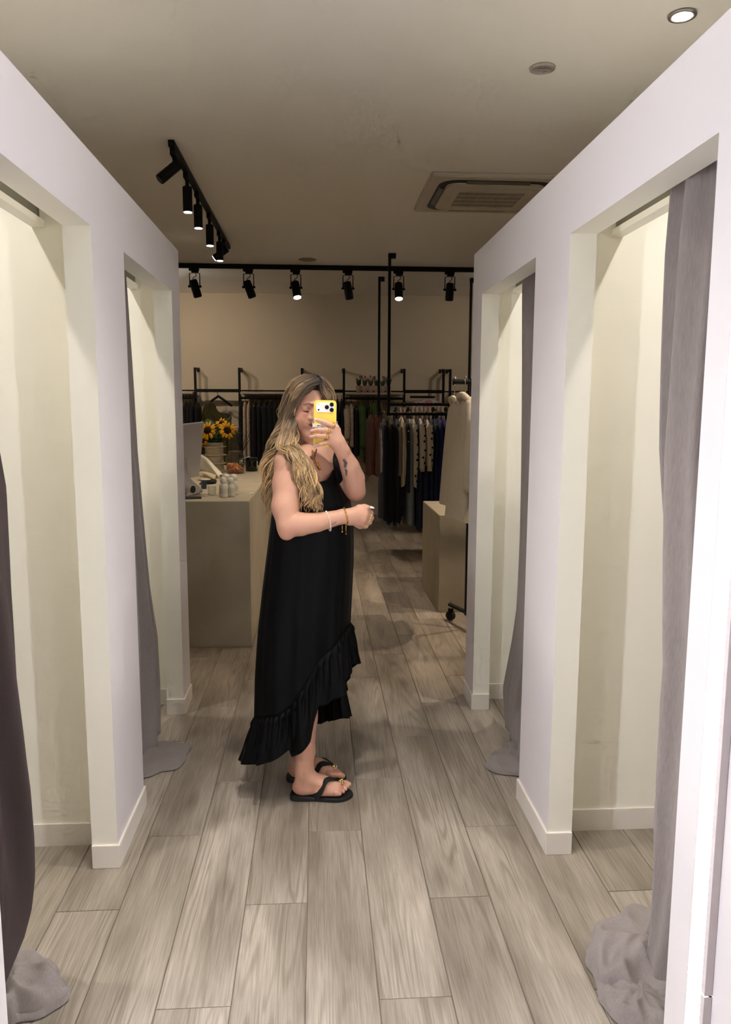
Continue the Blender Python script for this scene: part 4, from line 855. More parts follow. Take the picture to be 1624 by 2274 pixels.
def ell(c, r, axes=None, k=.015, sub=False):
    c = np.array(c, float); A = np.eye(3) if axes is None else np.array([np.array(q, float)/np.linalg.norm(q) for q in axes]); R = max(r)+2*k+.008
    sl, X, Y, Z = _sub(c-R, c+R); X = X-c[0]; Y = Y-c[1]; Z = Z-c[2]
    k0 = 0; k1 = 0
    for i in range(3):
        q = X*A[i][0]+Y*A[i][1]+Z*A[i][2]; k0 = k0+(q/r[i])**2; k1 = k1+(q/r[i]**2)**2
    k0 = np.sqrt(k0); k1 = np.sqrt(k1)+1e-9
    _blend(sl, (k0*(k0-1)/k1).astype(np.float32), k, sub)
v = lambda *q: np.array(q, float)
# --- frame of the head: f faces the mirror, turned a little to the picture's right
def rot_axes(yaw, pitch, roll):
    f = v(math.sin(yaw)*math.cos(pitch), -math.cos(yaw)*math.cos(pitch), math.sin(pitch)); s = v(math.cos(yaw), math.sin(yaw), 0); u = np.cross(s, f)*-1
    u = np.cross(f, s)*-1 if np.cross(s, f)[2] < 0 else np.cross(s, f)
    if u[2] < 0: u = -u
    s2 = s*math.cos(roll)+u*math.sin(roll); u2 = -s*math.sin(roll)+u*math.cos(roll); return s2, f, u2     # right (picture), forward, up
hs, hf, hu = rot_axes(math.radians(16), math.radians(-8), math.radians(-5))
HCN = at(686, 905, 3.035)          # centre of the head at eye height
def hp(x, y, z): return HCN+hs*x+hf*y+hu*z     # x picture-right, y forward, z up
HA = (hs, hf, hu)
ell(hp(0, -.012, .030), (.073, .092, .088), HA, .01)                  # cranium
ell(hp(0, .030, -.030), (.064, .060, .078), HA, .03)                   # face
ell(hp(0, .046, -.082), (.034, .038, .036), HA, .03)                  # chin and jaw
for s in (-1, 1):
    ell(hp(s*.036, .048, -.042), (.028, .030, .030), HA, .02)         # cheeks
    ell(hp(s*.040, .012, -.068), (.026, .036, .030), HA, .025)        # jaw corners
    ell(hp(s*.031, .092, .004), (.019, .013, .010), HA, .012, True)   # eye sockets
    ell(hp(s*.031, .070, .002), (.0155, .0135, .0115), HA, .004)      # closed lids
    cone(hp(s*.016, .088, .021), hp(s*.048, .070, .019), .006, .005, .012)   # brow ridge
    ell(hp(s*.076, -.012, -.008), (.008, .018, .030), HA, .008)       # ears
    ell(hp(s*.0135, .093, -.030), (.009, .010, .008), HA, .007)       # nostril wings
    cone(hp(s*.006, .102, -.040), hp(s*.007, .096, -.036), .003, .003, .003, True)
chain([hp(0, .086, .012), hp(0, .098, -.012), hp(0, .108, -.027)], [.008, .009, .0105], .012)   # nose
ell(hp(0, .104, -.029), (.012, .010, .009), HA, .008)
ell(hp(0, .076, -.056), (.030, .016, .015), HA, .014)                 # mouth mound
cone(hp(-.021, .0835, -.0505), hp(0, .0885, -.0525), .0030, .0042, .005); cone(hp(0, .0885, -.0525), hp(.021, .0835, -.0505), .0042, .0030, .005)
cone(hp(-.016, .084, -.0600), hp(0, .088, -.0620), .0035, .0050, .005); cone(hp(0, .088, -.0620), hp(.016, .084, -.0600), .0050, .0035, .005)
for q0, q1 in (((-.030, .082, -.0500), (-.012, .091, -.0562)), ((-.012, .091, -.0562), (.012, .091, -.0562)), ((.012, .091, -.0562), (.030, .082, -.0500))): cone(hp(*q0), hp(*q1), .0018, .0018, .003, True)
ell(hp(0, .060, -.100), (.030, .030, .018), HA, .02)                  # soft under-chin
# --- torso
neck0 = at(706, 1012, 3.045); shN = at(643, 1028, 2.888); shF = at(744, 1034, 3.075)
chest = at(692, 1085, 3.0); bel = at(694, 1180, 3.0); pel = at(690, 1285, 3.0)
cone(hp(0, -.015, -.06), neck0, .052, .056, .02); cone(neck0, neck0-v(0, 0, .05), .058, .075, .03)
tdir = shF-shN; tdir[2] = 0; tdir /= np.linalg.norm(tdir); tf = v(tdir[1], -tdir[0], 0); tf = tf if tf[0] > 0 else -tf   # torso front
TA = (tdir, tf, v(0, 0, 1))
cone(neck0-v(0, 0, .045), shN+v(0, 0, .005), .048, .050, .03); cone(neck0-v(0, 0, .045), shF+v(0, 0, .005), .048, .046, .03)
ell(chest+v(0, 0, .02), (.150, .100, .15), TA, .04); ell(bel, (.135, .105, .14), TA, .05); ell(pel, (.150, .120, .13), TA, .05)
ell(chest+tf*.058-tdir*.062-v(0, 0, .02), (.056, .05, .058), TA, .03); ell(chest+tf*.058+tdir*.062-v(0, 0, .02), (.056, .05, .058), TA, .03)
# --- near arm (across the front, bent at the elbow)
elN = at(641, 1166, 2.815); wrN = at(762, 1147, 2.835)
chain([shN, at(638, 1075, 2.868), at(634, 1125, 2.835), elN], [.056, .052, .048, .044], .02)
cone(elN, at(668, 1164, 2.812), .044, .044, .004)
ell(at(636, 1184, 2.812), (.024, .026, .026), None, .02)
chain([elN, at(668, 1164, 2.812), at(705, 1160, 2.818), wrN], [.043, .043, .036, .0265], .004)
kn = [at(810, 1133, 2.845), at(811, 1143, 2.838), at(808, 1153, 2.838), at(802, 1161, 2.845)]
cone(wrN, at(785, 1146, 2.842), .026, .030, .012); cone(at(778, 1143, 2.84), kn[0], .022, .0145, .012); cone(at(778, 1147, 2.84), kn[1], .022, .0145, .01); cone(at(778, 1151, 2.84), kn[2], .022, .014, .01); cone(at(778, 1154, 2.842), kn[3], .021, .013, .01)
for i, (m, e, t_) in enumerate((((823, 1140, 2.868), (808, 1146, 2.885), (798, 1144, 2.877)), ((824, 1150, 2.862), (808, 1155, 2.882), (796, 1152, 2.874)), ((820, 1159, 2.862), (805, 1163, 2.880), (795, 1159, 2.874)), ((812, 1167, 2.866), (799, 1169, 2.880), (790, 1165, 2.875)))):
    chain([kn[i], at(*m), at(*e), at(*t_)], [.0125, .0115, .0100, .0085], .0035)
chain([at(782, 1138, 2.852), at(798, 1128, 2.852), at(810, 1126, 2.848), at(819, 1127, 2.846)], [.016, .0125, .0110, .0085], .006)     # thumb on top
# --- far arm (raised, holding the phone)
elF = at(789, 1090, 2.965); wrF = at(760, 1000, 2.872)
chain([shF, at(760, 1058, 3.010), elF], [.052, .046, .041], .02)
chain([elF, at(786, 1062, 2.94), at(777, 1036, 2.908), wrF], [.040, .042, .037, .0265], .004)
KF = [at(745, 950, 2.850), at(738, 958, 2.846), at(734, 969, 2.846), at(733, 980, 2.850)]
cone(wrF, at(751, 982, 2.860), .026, .027, .012)
for i, r in enumerate((.0155, .0155, .015, .0145)): cone(at(754-1.5*i, 984+2*i, 2.862), KF[i], .020, r, .010)
FING = [[(733, 943, 2.833), (718, 937, 2.830), (704, 933, 2.834)], [(724, 955, 2.829), (709, 955, 2.829), (694, 957, 2.836)], [(721, 968, 2.830), (706, 968, 2.830), (692, 970, 2.837)], [(722, 983, 2.835), (711, 986, 2.835), (700, 991, 2.840)]]
for i, (P, R0) in enumerate(zip(FING, (.0100, .0100, .0096, .0088))):
    chain([KF[i]]+[at(*q) for q in P], [.0125, R0, R0*.93, R0*.78], .0035)
chain([at(752, 975, 2.870), at(750, 955, 2.893), at(738, 935, 2.899)], [.015, .0115, .009], .006)     # thumb behind the phone
# --- legs and feet
hipN = at(686, 1330, 2.925); hipF = at(690, 1330, 3.075); knN = at(684, 1520, 2.915); knF = at(690, 1515, 3.055)
anN = at(676, 1716, 2.895); anF = at(666, 1697, 3.045)
cone(hipN, knN, .085, .058, .03); cone(hipF, knF, .085, .058, .03)
for k_, a_, fy in ((knN, anN, 0), (knF, anF, 1)):
    mid = k_+(a_-k_)*.38-v(.012, 0, 0)
    chain([k_, mid, k_+(a_-k_)*.75, a_+v(0, 0, .03), a_], [.054, .052, .037, .033, .034], .02)
    g = a_.copy(); g[2] = 0; g[0] += .012
    he = g+v(-.022, 0, .048); zt = .020
    cone(a_, he+v(0, 0, .004), .032, .028, .02); ell(he+v(-.004, 0, -.002), (.034, .029, .032), None, .015)
    dy = -.010 if not fy else -.004
    chain([a_+v(.010, 0, -.022), g+v(.065, dy, .062), g+v(.115, dy*1.5, .046)], [.034, .029, .022], .018)          # instep
    cone(he+v(.02, 0, -.006), g+v(.115, dy, .040), .028, .021, .016)
    cone(g+v(.05, -.018, .038), g+v(.118, -.026, .034), .021, .017, .012); cone(g+v(.05, .018, .040), g+v(.122, .020, .038), .022, .020, .012)
    for j in range(5):     # toes: little toe nearest the mirror on the near foot
        o_ = -.040+.019*j if not fy else .040-.019*j-.004
        L_ = (.128, .142, .152, .159, .166)[j]; r_ = (.0085, .009, .0092, .0095, .0125)[j]
        cone(g+v(.108, o_*.8, .036), g+v(L_-.014, o_, .037), r_*1.15, r_, .005); cone(g+v(L_-.014, o_, .037), g+v(L_, o_, .032), r_, r_*.9, .004)
    ell(a_+v(.002, -.030 if not fy else .03, -.002), (.014, .008, .015), None, .012)                      # ankle bone
# the lower legs stand on sandal soles of 22 mm
def surface_nets(S):
    N = S < 0; c = np.zeros(tuple(np.array(S.shape)-1), np.int8)
    for i in (0, 1):
        for j in (0, 1):
            for k in (0, 1): c += N[i:S.shape[0]-1+i, j:S.shape[1]-1+j, k:S.shape[2]-1+k]
    act = (c > 0) & (c < 8); I = np.argwhere(act); idx = np.full(c.shape, -1, np.int32); idx[act] = np.arange(len(I))
    val = np.stack([S[I[:, 0]+i, I[:, 1]+j, I[:, 2]+k] for i in (0, 1) for j in (0, 1) for k in (0, 1)], 1)
    cor = np.array([(i, j, k) for i in (0, 1) for j in (0, 1) for k in (0, 1)], float)
    acc = np.zeros((len(I), 3)); cnt = np.zeros(len(I))
    for a in range(8):
        for b_ in range(a+1, 8):
            if np.abs(cor[a]-cor[b_]).sum() != 1: continue
            m = (val[:, a] < 0) != (val[:, b_] < 0); t = val[m, a]/(val[m, a]-val[m, b_])
            acc[m] += cor[a]+(cor[b_]-cor[a])*t[:, None]; cnt[m] += 1
    V = BMIN+VX*(I+acc/cnt[:, None]); F = []
    for ax in range(3):
        s0 = [slice(1, -1)]*3; s1 = [slice(1, -1)]*3; s0[ax] = slice(0, -1); s1[ax] = slice(1, None)
        A, B_ = N[tuple(s0)], N[tuple(s1)]; E = np.argwhere(A != B_)
        off = [1, 1, 1]; off[ax] = 0; P = E+np.array(off); o1, o2 = [(1, 2), (2, 0), (0, 1)][ax]
        d1 = np.zeros(3, int); d1[o1] = 1; d2 = np.zeros(3, int); d2[o2] = 1
        q = np.stack([idx[tuple((P-d1-d2).T)], idx[tuple((P-d2).T)], idx[tuple(P.T)], idx[tuple((P-d1).T)]], 1)
        fl = ~A[tuple(E.T)]; q[fl] = q[fl][:, ::-1]; F.append(q)
    F = np.concatenate(F); F = F[(F >= 0).all(1)]; return V, F
BV, BF = surface_nets(SDF); del SDF
def relax(V, F, n=2, lam=.5):
    E = np.concatenate([F[:, [0, 1]], F[:, [1, 2]], F[:, [2, 3]], F[:, [3, 0]]]); 
    for _ in range(n):
        acc = np.zeros_like(V); cnt = np.zeros(len(V)); np.add.at(acc, E[:, 0], V[E[:, 1]]); np.add.at(cnt, E[:, 0], 1); np.add.at(acc, E[:, 1], V[E[:, 0]]); np.add.at(cnt, E[:, 1], 1)
        V = V+lam*(acc/np.maximum(cnt, 1)[:, None]-V)
    return V
BV = relax(BV, BF, 2)
# skin colour
def near(P, r, soft=.5):
    d = np.linalg.norm(BV-np.array(P), axis=1); return np.clip((r-d)/(r*soft), 0, 1)
def nearseg(a, b_, r, soft=.5):
    a = np.array(a); u = np.array(b_)-a; t = np.clip(((BV-a)@u)/(u@u), 0, 1); d = np.linalg.norm(BV-a-t[:, None]*u, axis=1); return np.clip((r-d)/(r*soft), 0, 1)
skin = np.array(rgb((212, 163, 138))[:3]); colr = np.tile(skin, (len(BV), 1))
def paint(w, c, amt=1.):
    global colr
    w = (w*amt)[:, None]; colr = colr*(1-w)+np.array(rgb(c)[:3])*w
rnd = np.random.RandomState(4)
for s in (-1, 1):
    paint(near(hp(s*.040, .075, -.030), .034, 1.), (206, 132, 112), .55)
    lid = hp(s*.031, .084, -.001)
    paint(nearseg(hp(s*.031-.015, .084, -.0065), hp(s*.031+.015, .080, -.0065), .0034, .6), (40, 28, 24), .9)
    paint(nearseg(hp(s*.031-.013, .084, .006), hp(s*.031+.016, .078, .004), .008, 1.), (170, 112, 98), .5)
    for q in np.linspace(0, 1, 8):
        p0 = hp(s*(.014+.036*q), .092-.012*q, .0215+.006*math.sin(math.pi*min(1, q*1.25))-.004*q); paint(near(p0, .0085*(1-.45*q), .6), (84, 54, 40), .85)
dz_ = (BV-HCN)@hu; dx_ = (BV-HCN)@hs; dy_ = (BV-HCN)@hf
ml = -.0562+.0062*np.clip(np.abs(dx_)/.030, 0, 1)**2          # line of the closed, smiling mouth
up_ = np.clip(1-(dz_-ml)/(.0072*np.clip(1-(np.abs(dx_)/.027)**2, .0, 1)+1e-6), 0, .25)*4*(dz_ >= ml); lo_ = np.clip(1-(ml-dz_)/(.0090*np.clip(1-(np.abs(dx_)/.025)**2, .0, 1)+1e-6), 0, .25)*4*(dz_ < ml)
paint((up_+lo_)*(np.abs(dx_) < .027)*(dy_ > .06)*(dy_ < .105), (196, 112, 108), .85)
paint(np.clip(1.6-np.abs(dz_-ml)/.0012, 0, 1)*(np.abs(dx_) < .029)*(dy_ > .06)*(dy_ < .105), (128, 62, 58), .75)
for P in kn+KF: paint(near(P, .016, 1.), (214, 140, 124), .5)
paint(near(elN+v(0, -.04, -.02), .05, 1.), (208, 140, 122), .35); paint(near(elF+v(0, -.03, -.035), .05, 1.), (210, 138, 120), .5)
for a_ in (anN, anF):
    g = a_*np.array([1, 1, 0])+v(.012, 0, 0); paint(near(g+v(-.04, 0, .045), .04, 1.), (206, 120, 104), .6); paint(near(g+v(.14, -.02, .035), .05, 1.), (214, 138, 122), .45)
# tattoos
ink = (74, 78, 84)
def inkline(pts, r, a=.85):
    for p_, q_ in zip(pts[:-1], pts[1:]): paint(nearseg(p_, q_, r, .45), ink, a)
def surf(u, vv, Yguess):      # front surface point seen at a pixel
    d = ray(u, vv); d = d/np.linalg.norm(d); rel = BV-_C; t = rel@d; dist = np.linalg.norm(rel-t[:, None]*d, axis=1); m = dist < .006
    return _C+d*t[m].min() if m.any() else at(u, vv, Yguess)
inkline([surf(764, 1023, 2.87), surf(768, 1029, 2.87), surf(766, 1037, 2.88)], .0085, .9); inkline([surf(767, 1020, 2.87), surf(769, 1018, 2.87)], .003); inkline([surf(767, 1044, 2.89), surf(769, 1046, 2.89), surf(768, 1058, 2.89)], .0065, .9)
inkline([surf(770, 1043, 2.89), surf(765, 1045, 2.89)], .003)
inkline([surf(720, 1172, 2.8), surf(736, 1168, 2.8)], .0022); inkline([surf(738, 1166, 2.8), surf(746, 1161, 2.81)], .0055, .6)
for k in range(5): inkline([surf(710.5+1.1*k, 1022-4.4*k, 2.95), surf(714.5+1.1*k, 1020-4.4*k, 2.95)], .0026, .75)
inkline([surf(612, 1139, 2.82), surf(611, 1150, 2.82), surf(613, 1160, 2.82)], .003, .3)
def skin_mat():
    m = bpy.data.materials.new('skin'); m.use_nodes = True; nt = m.node_tree; b = nt.nodes['Principled BSDF']
    a = nt.nodes.new('ShaderNodeAttribute'); a.attribute_name = 'Col'
    n = nt.nodes.new('ShaderNodeTexNoise'); n.inputs['Scale'].default_value = 60; n.inputs['Detail'].default_value = 4; tc = nt.nodes.new('ShaderNodeTexCoord'); nt.links.new(tc.outputs['Object'], n.inputs['Vector'])
    r = nt.nodes.new('ShaderNodeValToRGB'); r.color_ramp.elements[0].color = (.93, .91, .90, 1); r.color_ramp.elements[1].color = (1, 1, 1, 1); nt.links.new(n.outputs['Fac'], r.inputs[0])
    mx = nt.nodes.new('ShaderNodeMix'); mx.data_type = 'RGBA'; mx.blend_type = 'MULTIPLY'; mx.inputs[0].default_value = 1.; nt.links.new(a.outputs['Color'], mx.inputs[6]); nt.links.new(r.outputs[0], mx.inputs[7]); nt.links.new(mx.outputs[2], b.inputs['Base Color'])
    b.inputs['Roughness'].default_value = .48; b.inputs['Specular IOR Level'].default_value = .35
    b.inputs['Subsurface Weight'].default_value = .12; b.inputs['Subsurface Radius'].default_value = (.010, .004, .002); b.inputs['Subsurface Scale'].default_value = 1.
    return m
W0 = v(.0, 2.97, 0)
woman = thing('person', W0, 'woman in a long black ruffled dress, holding a yellow phone up to her face', 'person')
mb = MB(); mb.v = [tuple(q) for q in BV]; mb.f = [tuple(int(i) for i in q) for q in BF]; mb.mi = [0]*len(BF)
body = mb.obj('body', skin_mat(), woman, smooth=True, fix=False, attr=np.hstack([colr, np.ones((len(BV), 1))]))
NAIL = M('nail_polish', (236, 206, 200), .2, var=.02, coat=.5)
def nail(tip, d, up, L, w, mat=NAIL, nm='fingernail', t=.0016):
    d = np.array(d, float); d /= np.linalg.norm(d); up = np.array(up, float); up -= d*(up@d); up /= np.linalg.norm(up); s = np.cross(d, up); b = MB(); G = []
    for i in range(6):
        f = i/5; ww = w*(.85+.15*math.sin(math.pi*f))*(1 if f < .7 else math.cos((f-.7)/.3*1.25)); c = np.array(tip)+d*L*(f-.45)+up*(-.004*f*f)
        G.append([c+s*ww*x_-up*w*.45*x_*x_ for x_ in (-1, -.5, 0, .5, 1)])
    b.grid(G); return b.obj(nm, mat, woman, thick=t, smooth=True)
toCam = lambda p: (_C-np.array(p))/np.linalg.norm(_C-np.array(p))
for P, r in zip(FING, (.0078, .0078, .0075, .0069)):
    e_ = at(*P[2]); d = e_-at(*P[1]); nail(e_+toCam(e_)*(r*.9)+d/np.linalg.norm(d)*.002, d, toCam(e_), .016, .0062)
e_ = at(819, 1127, 2.846); nail(e_+toCam(e_)*.002+v(.008, 0, .004), (1, 0, -.12), (.0, -.6, 1), .026, .0062, M('white_nail', (238, 232, 226), .2))
for a_, fy in ((anN, 0), (anF, 1)):
    g = a_*np.array([1, 1, 0])+v(.012, 0, 0)
    for j in range(5):
        o_ = -.040+.019*j if not fy else .040-.019*j-.004
        L_ = (.128, .142, .152, .159, .166)[j]; r_ = (.0085, .009, .0092, .0095, .0125)[j]
        nail(g+v(L_+.001, o_-.001, .032+r_*.82), (1, 0, -.55), (.4, -.1, 1), .011 if j < 4 else .014, r_*.62, nm='toenail')
# --- eyelashes of the closed eyes
for s in (-1, 1):
    b = MB(); b.tube(smoothpath([hp(s*.031-.0145, .0825, -.004), hp(s*.031-.006, .0865, -.0078), hp(s*.031+.006, .0855, -.0078), hp(s*.031+.0155, .0790, -.0045)], 10), [.0004, .0010, .0013, .0013, .0013, .0013, .0013, .0011, .0009, .0004], 6); b.obj('eyelashes', M('lash', (30, 22, 20), .8), woman)

# --- flip-flops
def foot_strap(g, side, ytoe, x0):
    """path over the foot from the sole's edge (side -1 mirror side) to the toe post, lying on the skin"""
    low = BV[(BV[:, 2] < .115) & (np.abs(BV[:, 1]-g[1]) < .06)]; out = []
    for t in np.linspace(0, 1, 20):
        x_ = g[0]+x0+(.128-x0)*t; z_ = .014+.046*math.sin(math.pi*.5*min(1, t*1.25))
        m = (np.abs(low[:, 0]-x_) < .007) & (np.abs(low[:, 2]-z_) < .007)
        ys = (low[m, 1].min() if side < 0 else low[m, 1].max()) if m.any() else g[1]+side*.02
        w_ = np.clip((t-.35)/.65, 0, 1)**1.2; y_ = ys*(1-w_)+(g[1]+ytoe)*w_
        top = low[np.hypot(low[:, 0]-x_, low[:, 1]-y_) < .006]; top = top[top[:, 2] < .088]
        if t > .35 and len(top): z_ = max(z_*.0, top[:, 2].max()+.003)
        out.append(v(x_, y_+side*.003*(1-w_), z_))
    out = np.array(out)
    for _ in range(6): out[1:-1] = .25*out[:-2]+.5*out[1:-1]+.25*out[2:]
    return out
SOLE = M('black_sole', (20, 20, 22), .55, bump=.1, bscale=500); STR = M('black_strap', (14, 13, 14), .7)
for a_, fy, lb in ((anN, 0, 'black flip-flop on the foot nearer the mirror'), (anF, 1, 'black flip-flop on the further foot')):
    g = a_*np.array([1, 1, 0])+v(.012, 0, 0); sgn = 1 if not fy else -1
    ol = [(-.070, 0), (-.064, -.026), (-.03, -.034), (.02, -.035), (.06, -.042), (.11, -.050), (.150, -.042), (.178, -.014), (.182, .012), (.168, .034), (.13, .040), (.08, .036), (.02, .032), (-.03, .033), (-.062, .026)]
    ol = smoothpath([(x_, y_*sgn, 0) for x_, y_ in ol+[ol[0]]], 60)[:-1]
    b = MB(); prof = [(0.97, .001), (1.0, .004), (1.0, .014), (.985, .019), (.93, .0205)]; cx = np.mean(ol[:, 0])
    def zs(x_, z_): return z_*(.75 if x_ > .02 else .75+.35*min(1, (.02-x_)/.06))
    G = [[(g[0]+cx+(p_[0]-cx)*s_, g[1]+p_[1]*s_, zs(p_[0], z_)) for p_ in ol] for s_, z_ in prof]; n_ = len(ol)
    b.grid(G, wrap=True); b.add(G[0], [tuple(range(n_))]); b.add(G[-1], [tuple(range(n_))]); so = b.obj('flip_flop', SOLE, woman, smooth=False); so['label'] = lb
    toe = g+v(.128, .010*sgn, .050)
    for side in (-1, 1):
        P = foot_strap(g, side, .010*sgn, .022); b = MB(); b.tube(P, [.0145]*6+[.0125]*8+[.010, .009, .008, .007, .006, .005], 10, flat=.2, up=(-.35, side*.9, .35)); b.obj('strap', STR, so, smooth=True)
    b = MB(); b.cyl(toe, g+v(.134, .010*sgn, .018), .0035, 8); b.obj('toe_post', STR, so)
    rn = random.Random(3+fy); b = MB()
    for k in range(9):
        an = 2*math.pi*k/9; b.ball(toe+v(.002+.011*math.cos(an), .011*math.sin(an)*.8-.001, .009+.005*math.sin(an*2)), .0055, 8, 6)
    b.ball(toe+v(.002, -.001, .011), .008, 8, 6); b.obj('gold_ornament', M('pale_gold', (226, 200, 150), .2, 1.), so, smooth=True)

# --- dress
def dress_mat():
    return M('black_satin_cotton', (5, 5, 6), .5, var=.15, scale=14, bump=.10, bscale=700, spec=.12)
DR_ = dress_mat()
NT = 160
def ringprof(vpx):
    """centre and half widths of the dress at picture height v (at depth 2.97)"""
    L = np.interp(vpx, [1040, 1075, 1110, 1150, 1200, 1300, 1400, 1500, 1590, 1640, 1700], [632, 622, 612, 603, 597, 585, 575, 569, 567, 566, 566])
    R = np.interp(vpx, [1040, 1062, 1090, 1115, 1150, 1200, 1250, 1300, 1380, 1450, 1500, 1600, 1700], [742, 748, 763, 778, 783, 784, 783, 780, 775, 770, 769, 768, 768])
    a, c = at(L, vpx, 2.97), at(R, vpx, 2.97); cx = (a[0]+c[0])/2; rx = (c[0]-a[0])/2; z = a[2]/2+c[2]/2
    ry = np.interp(vpx, [1040, 1090, 1150, 1250, 1400, 1700], [.125, .135, .140, .155, .170, .180]); return cx, rx, ry, z
CYD = 2.985
def dpt(th, vpx, amp=1., off=0.):
    cx, rx, ry, z = ringprof(vpx); f = np.clip((vpx-1090)/350., 0, 1)
    fold = amp*f*(.020*math.sin(9*th+.7)+.012*math.sin(15*th+2.1+vpx*.004)+.010*math.sin(5*th+1.)) + .004*math.sin(23*th+.01*vpx)*amp
    r = 1+fold*1.0
    return v(cx+(rx+off)*math.cos(th)*r, CYD-(ry+off)*math.sin(th)*r, z)      # th=0 picture right, th=pi/2 towards the mirror
# seam height (picture v) of the outer wrap panel as function of angle
def nom(vpx, th): return 905+(vpx-905)*(CYD-.165*math.sin(th))/2.97
def seam(th):
    th = th % (2*math.pi)
    return nom(float(np.interp(th, [0., .25, .57, .83, 1.235, 1.52, 1.79, 2.05, 2.5, 3.14, 3.8, 4.6, 5.4, 6.1, 6.2832], [1385, 1392, 1415, 1435, 1472, 1525, 1570, 1588, 1591, 1592, 1570, 1530, 1470, 1410, 1385])), th)
def hem(th):
    th = th % (2*math.pi)
    return nom(float(np.interp(th, [0., .25, .40, .55, .62, .8, 1.02, 1.2, 1.30, 1.37, 1.5, 1.68, 1.74, 1.80, 2.1, 2.5, 3.14, 3.8, 4.6, 5.4, 6.1, 6.2832], [1474, 1478, 1500, 1530, 1531, 1545, 1560, 1566, 1602, 1640, 1655, 1676, 1680, 1664, 1682, 1692, 1678, 1660, 1620, 1570, 1500, 1474])), th)
def neckline(th):
    th = th % (2*math.pi)
    return float(np.interp(th, [0, .4, .9, 1.4, 2.0, 3.14, 4.2, 5.0, 5.7, 6.2832], [1040, 1044, 1062, 1066, 1064, 1062, 1058, 1046, 1036, 1040]))
b = MB(); G = []
for i in range(90):
    f = i/89; row = []
    for j in range(NT):
        th = 2*math.pi*j/NT; vp = neckline(th)+(seam(th)-neckline(th))*f; row.append(dpt(th, vp))
    G.append(row)
b.grid(G, wrap=True); dress = b.obj('dress', DR_, woman, smooth=True, thick=.004); dress['label'] = 'long black sleeveless dress with a wrap front'
b = MB(); G = []; NR = 420
for i in range(26):
    f = i/25; row = []
    for j in range(NR):
        th = 2*math.pi*j/NR; s0, h0 = seam(th), hem(th); vp = s0+(h0-s0)*f; back = max(0, math.cos(th-3.14))**2
        p = dpt(th, vp, 1., .002); cx = ringprof(vp)[0]; rad = v(math.cos(th), -math.sin(th), 0)
        ruf = .0055*math.sin(46*th+2*math.sin(3*th))*math.sin(math.pi*min(1., f*1.15+.12))+(f**.8)*(.011*math.sin(17*th+1.5*math.sin(2*th)+.6)+.010*math.sin(9*th+1))
        fl = .018*f+.036*back*f**1.2+.012*max(0, math.cos(th))*f
        p = p+rad*(ruf+fl+.006*math.sin(math.pi*min(1, f*5))); row.append(p)
    G.append(row)
b.grid(G, wrap=True); b.obj('ruffle', DR_, dress, smooth=True, thick=.003)
b = MB(); sp = [dpt(2*math.pi*j/200, seam(2*math.pi*j/200), 1., .004) for j in range(201)]; b.tube(sp, .0025, 6, caps=False); b.obj('ruffle_seam', DR_, dress, smooth=True)
# inner layer of the wrap on the far side
b = MB(); G = []
for i in range(40):
    f = i/39; row = []
    for j in range(140):
        th = -2.6+2.95*j/139; s0 = 1330; h0 = float(np.interp(th, [-2.6, -1.2, -.3, .1, .35], [1690, 1652, 1612, 1592, 1588])); vp = s0+(h0-s0)*f
        p = dpt(th, vp, .8, -.022); ff = max(0, f-.62)/.38; p = p+v(math.cos(th), -math.sin(th), 0)*(ff*(.030+.010*math.sin(30*th)+.008*math.sin(11*th))); row.append(p)
    G.append(row)
b.grid(G); b.obj('inner_panel', DR_, dress, smooth=True, thick=.003)
# straps: gathered shoulder straps
def strap_pts(seed, P):
    P = smoothpath(P, 22); b = MB(); G = []
    for i, q in enumerate(P):
        f = i/21; w_ = .021+.005*math.sin(9*f+seed); row = []
        tng = P[min(21, i+1)]-P[max(0, i-1)]; tng /= np.linalg.norm(tng); s_ = np.cross(tng, toCam(q)); s_ /= np.linalg.norm(s_)
        for j in range(15):
            a = 2*math.pi*j/15; row.append(q+s_*w_*math.cos(a)*(1+.12*math.sin(20*f+2*j))+toCam(q)*.008*math.sin(a))
        G.append(row)
    b.grid(G, wrap=True); return b
ts = shF+v(-.022, -.005, .052)
strap_pts(1, [at(757, 1088, 2.975), at(751, 1062, 2.955), at(748, 1042, 2.965), at(741, 1020, 2.985), at(735, 1004, 3.03), at(733, 1000, 3.07), at(734, 1015, 3.13)]).obj('strap', DR_, dress, smooth=True)
strap_pts(2, [at(668, 1072, 2.885), at(663, 1040, 2.868), at(660, 1015, 2.875), at(658, 1003, 2.93), at(654, 1020, 3.0), at(652, 1060, 3.03)]).obj('strap', DR_, dress, smooth=True)

# --- jewellery
def beads(P, r, mat, nm, parent=woman, n=None, alt=None):
    b = MB()
    for k, q in enumerate(P): b.ball(q, r if not alt or k % 2 else alt, 8, 6)
    return b.obj(nm, mat, parent, smooth=True)
def onbody(u, vv, Yg, out=.003):
    p = surf(u, vv, Yg); return p+toCam(p)*out
beads([onbody(u, w_, 2.95) for u, w_ in smoothpath([(694, 1001, 0), (697, 1010, 0), (700, 1018, 0), (704, 1026, 0), (708, 1034, 0), (712, 1042, 0)], 22)[:, :2]], .0030, GOLD, 'bead_necklace')
beads([onbody(u, w_, 2.95) for u, w_ in smoothpath([(703, 998, 0), (701, 1008, 0), (699, 1016, 0), (694, 1018, 0), (690, 1014, 0)], 14)[:, :2]], .0030, M('amber_bead', (120, 60, 34), .25), 'amber_necklace')
b = MB(); b.tube([onbody(704, 1027, 2.95, .006), onbody(708, 1036, 2.95, .007), onbody(711, 1044, 2.95, .006)], [.006, .006, .002], 8); b.obj('pendant', GOLD, woman, smooth=True)
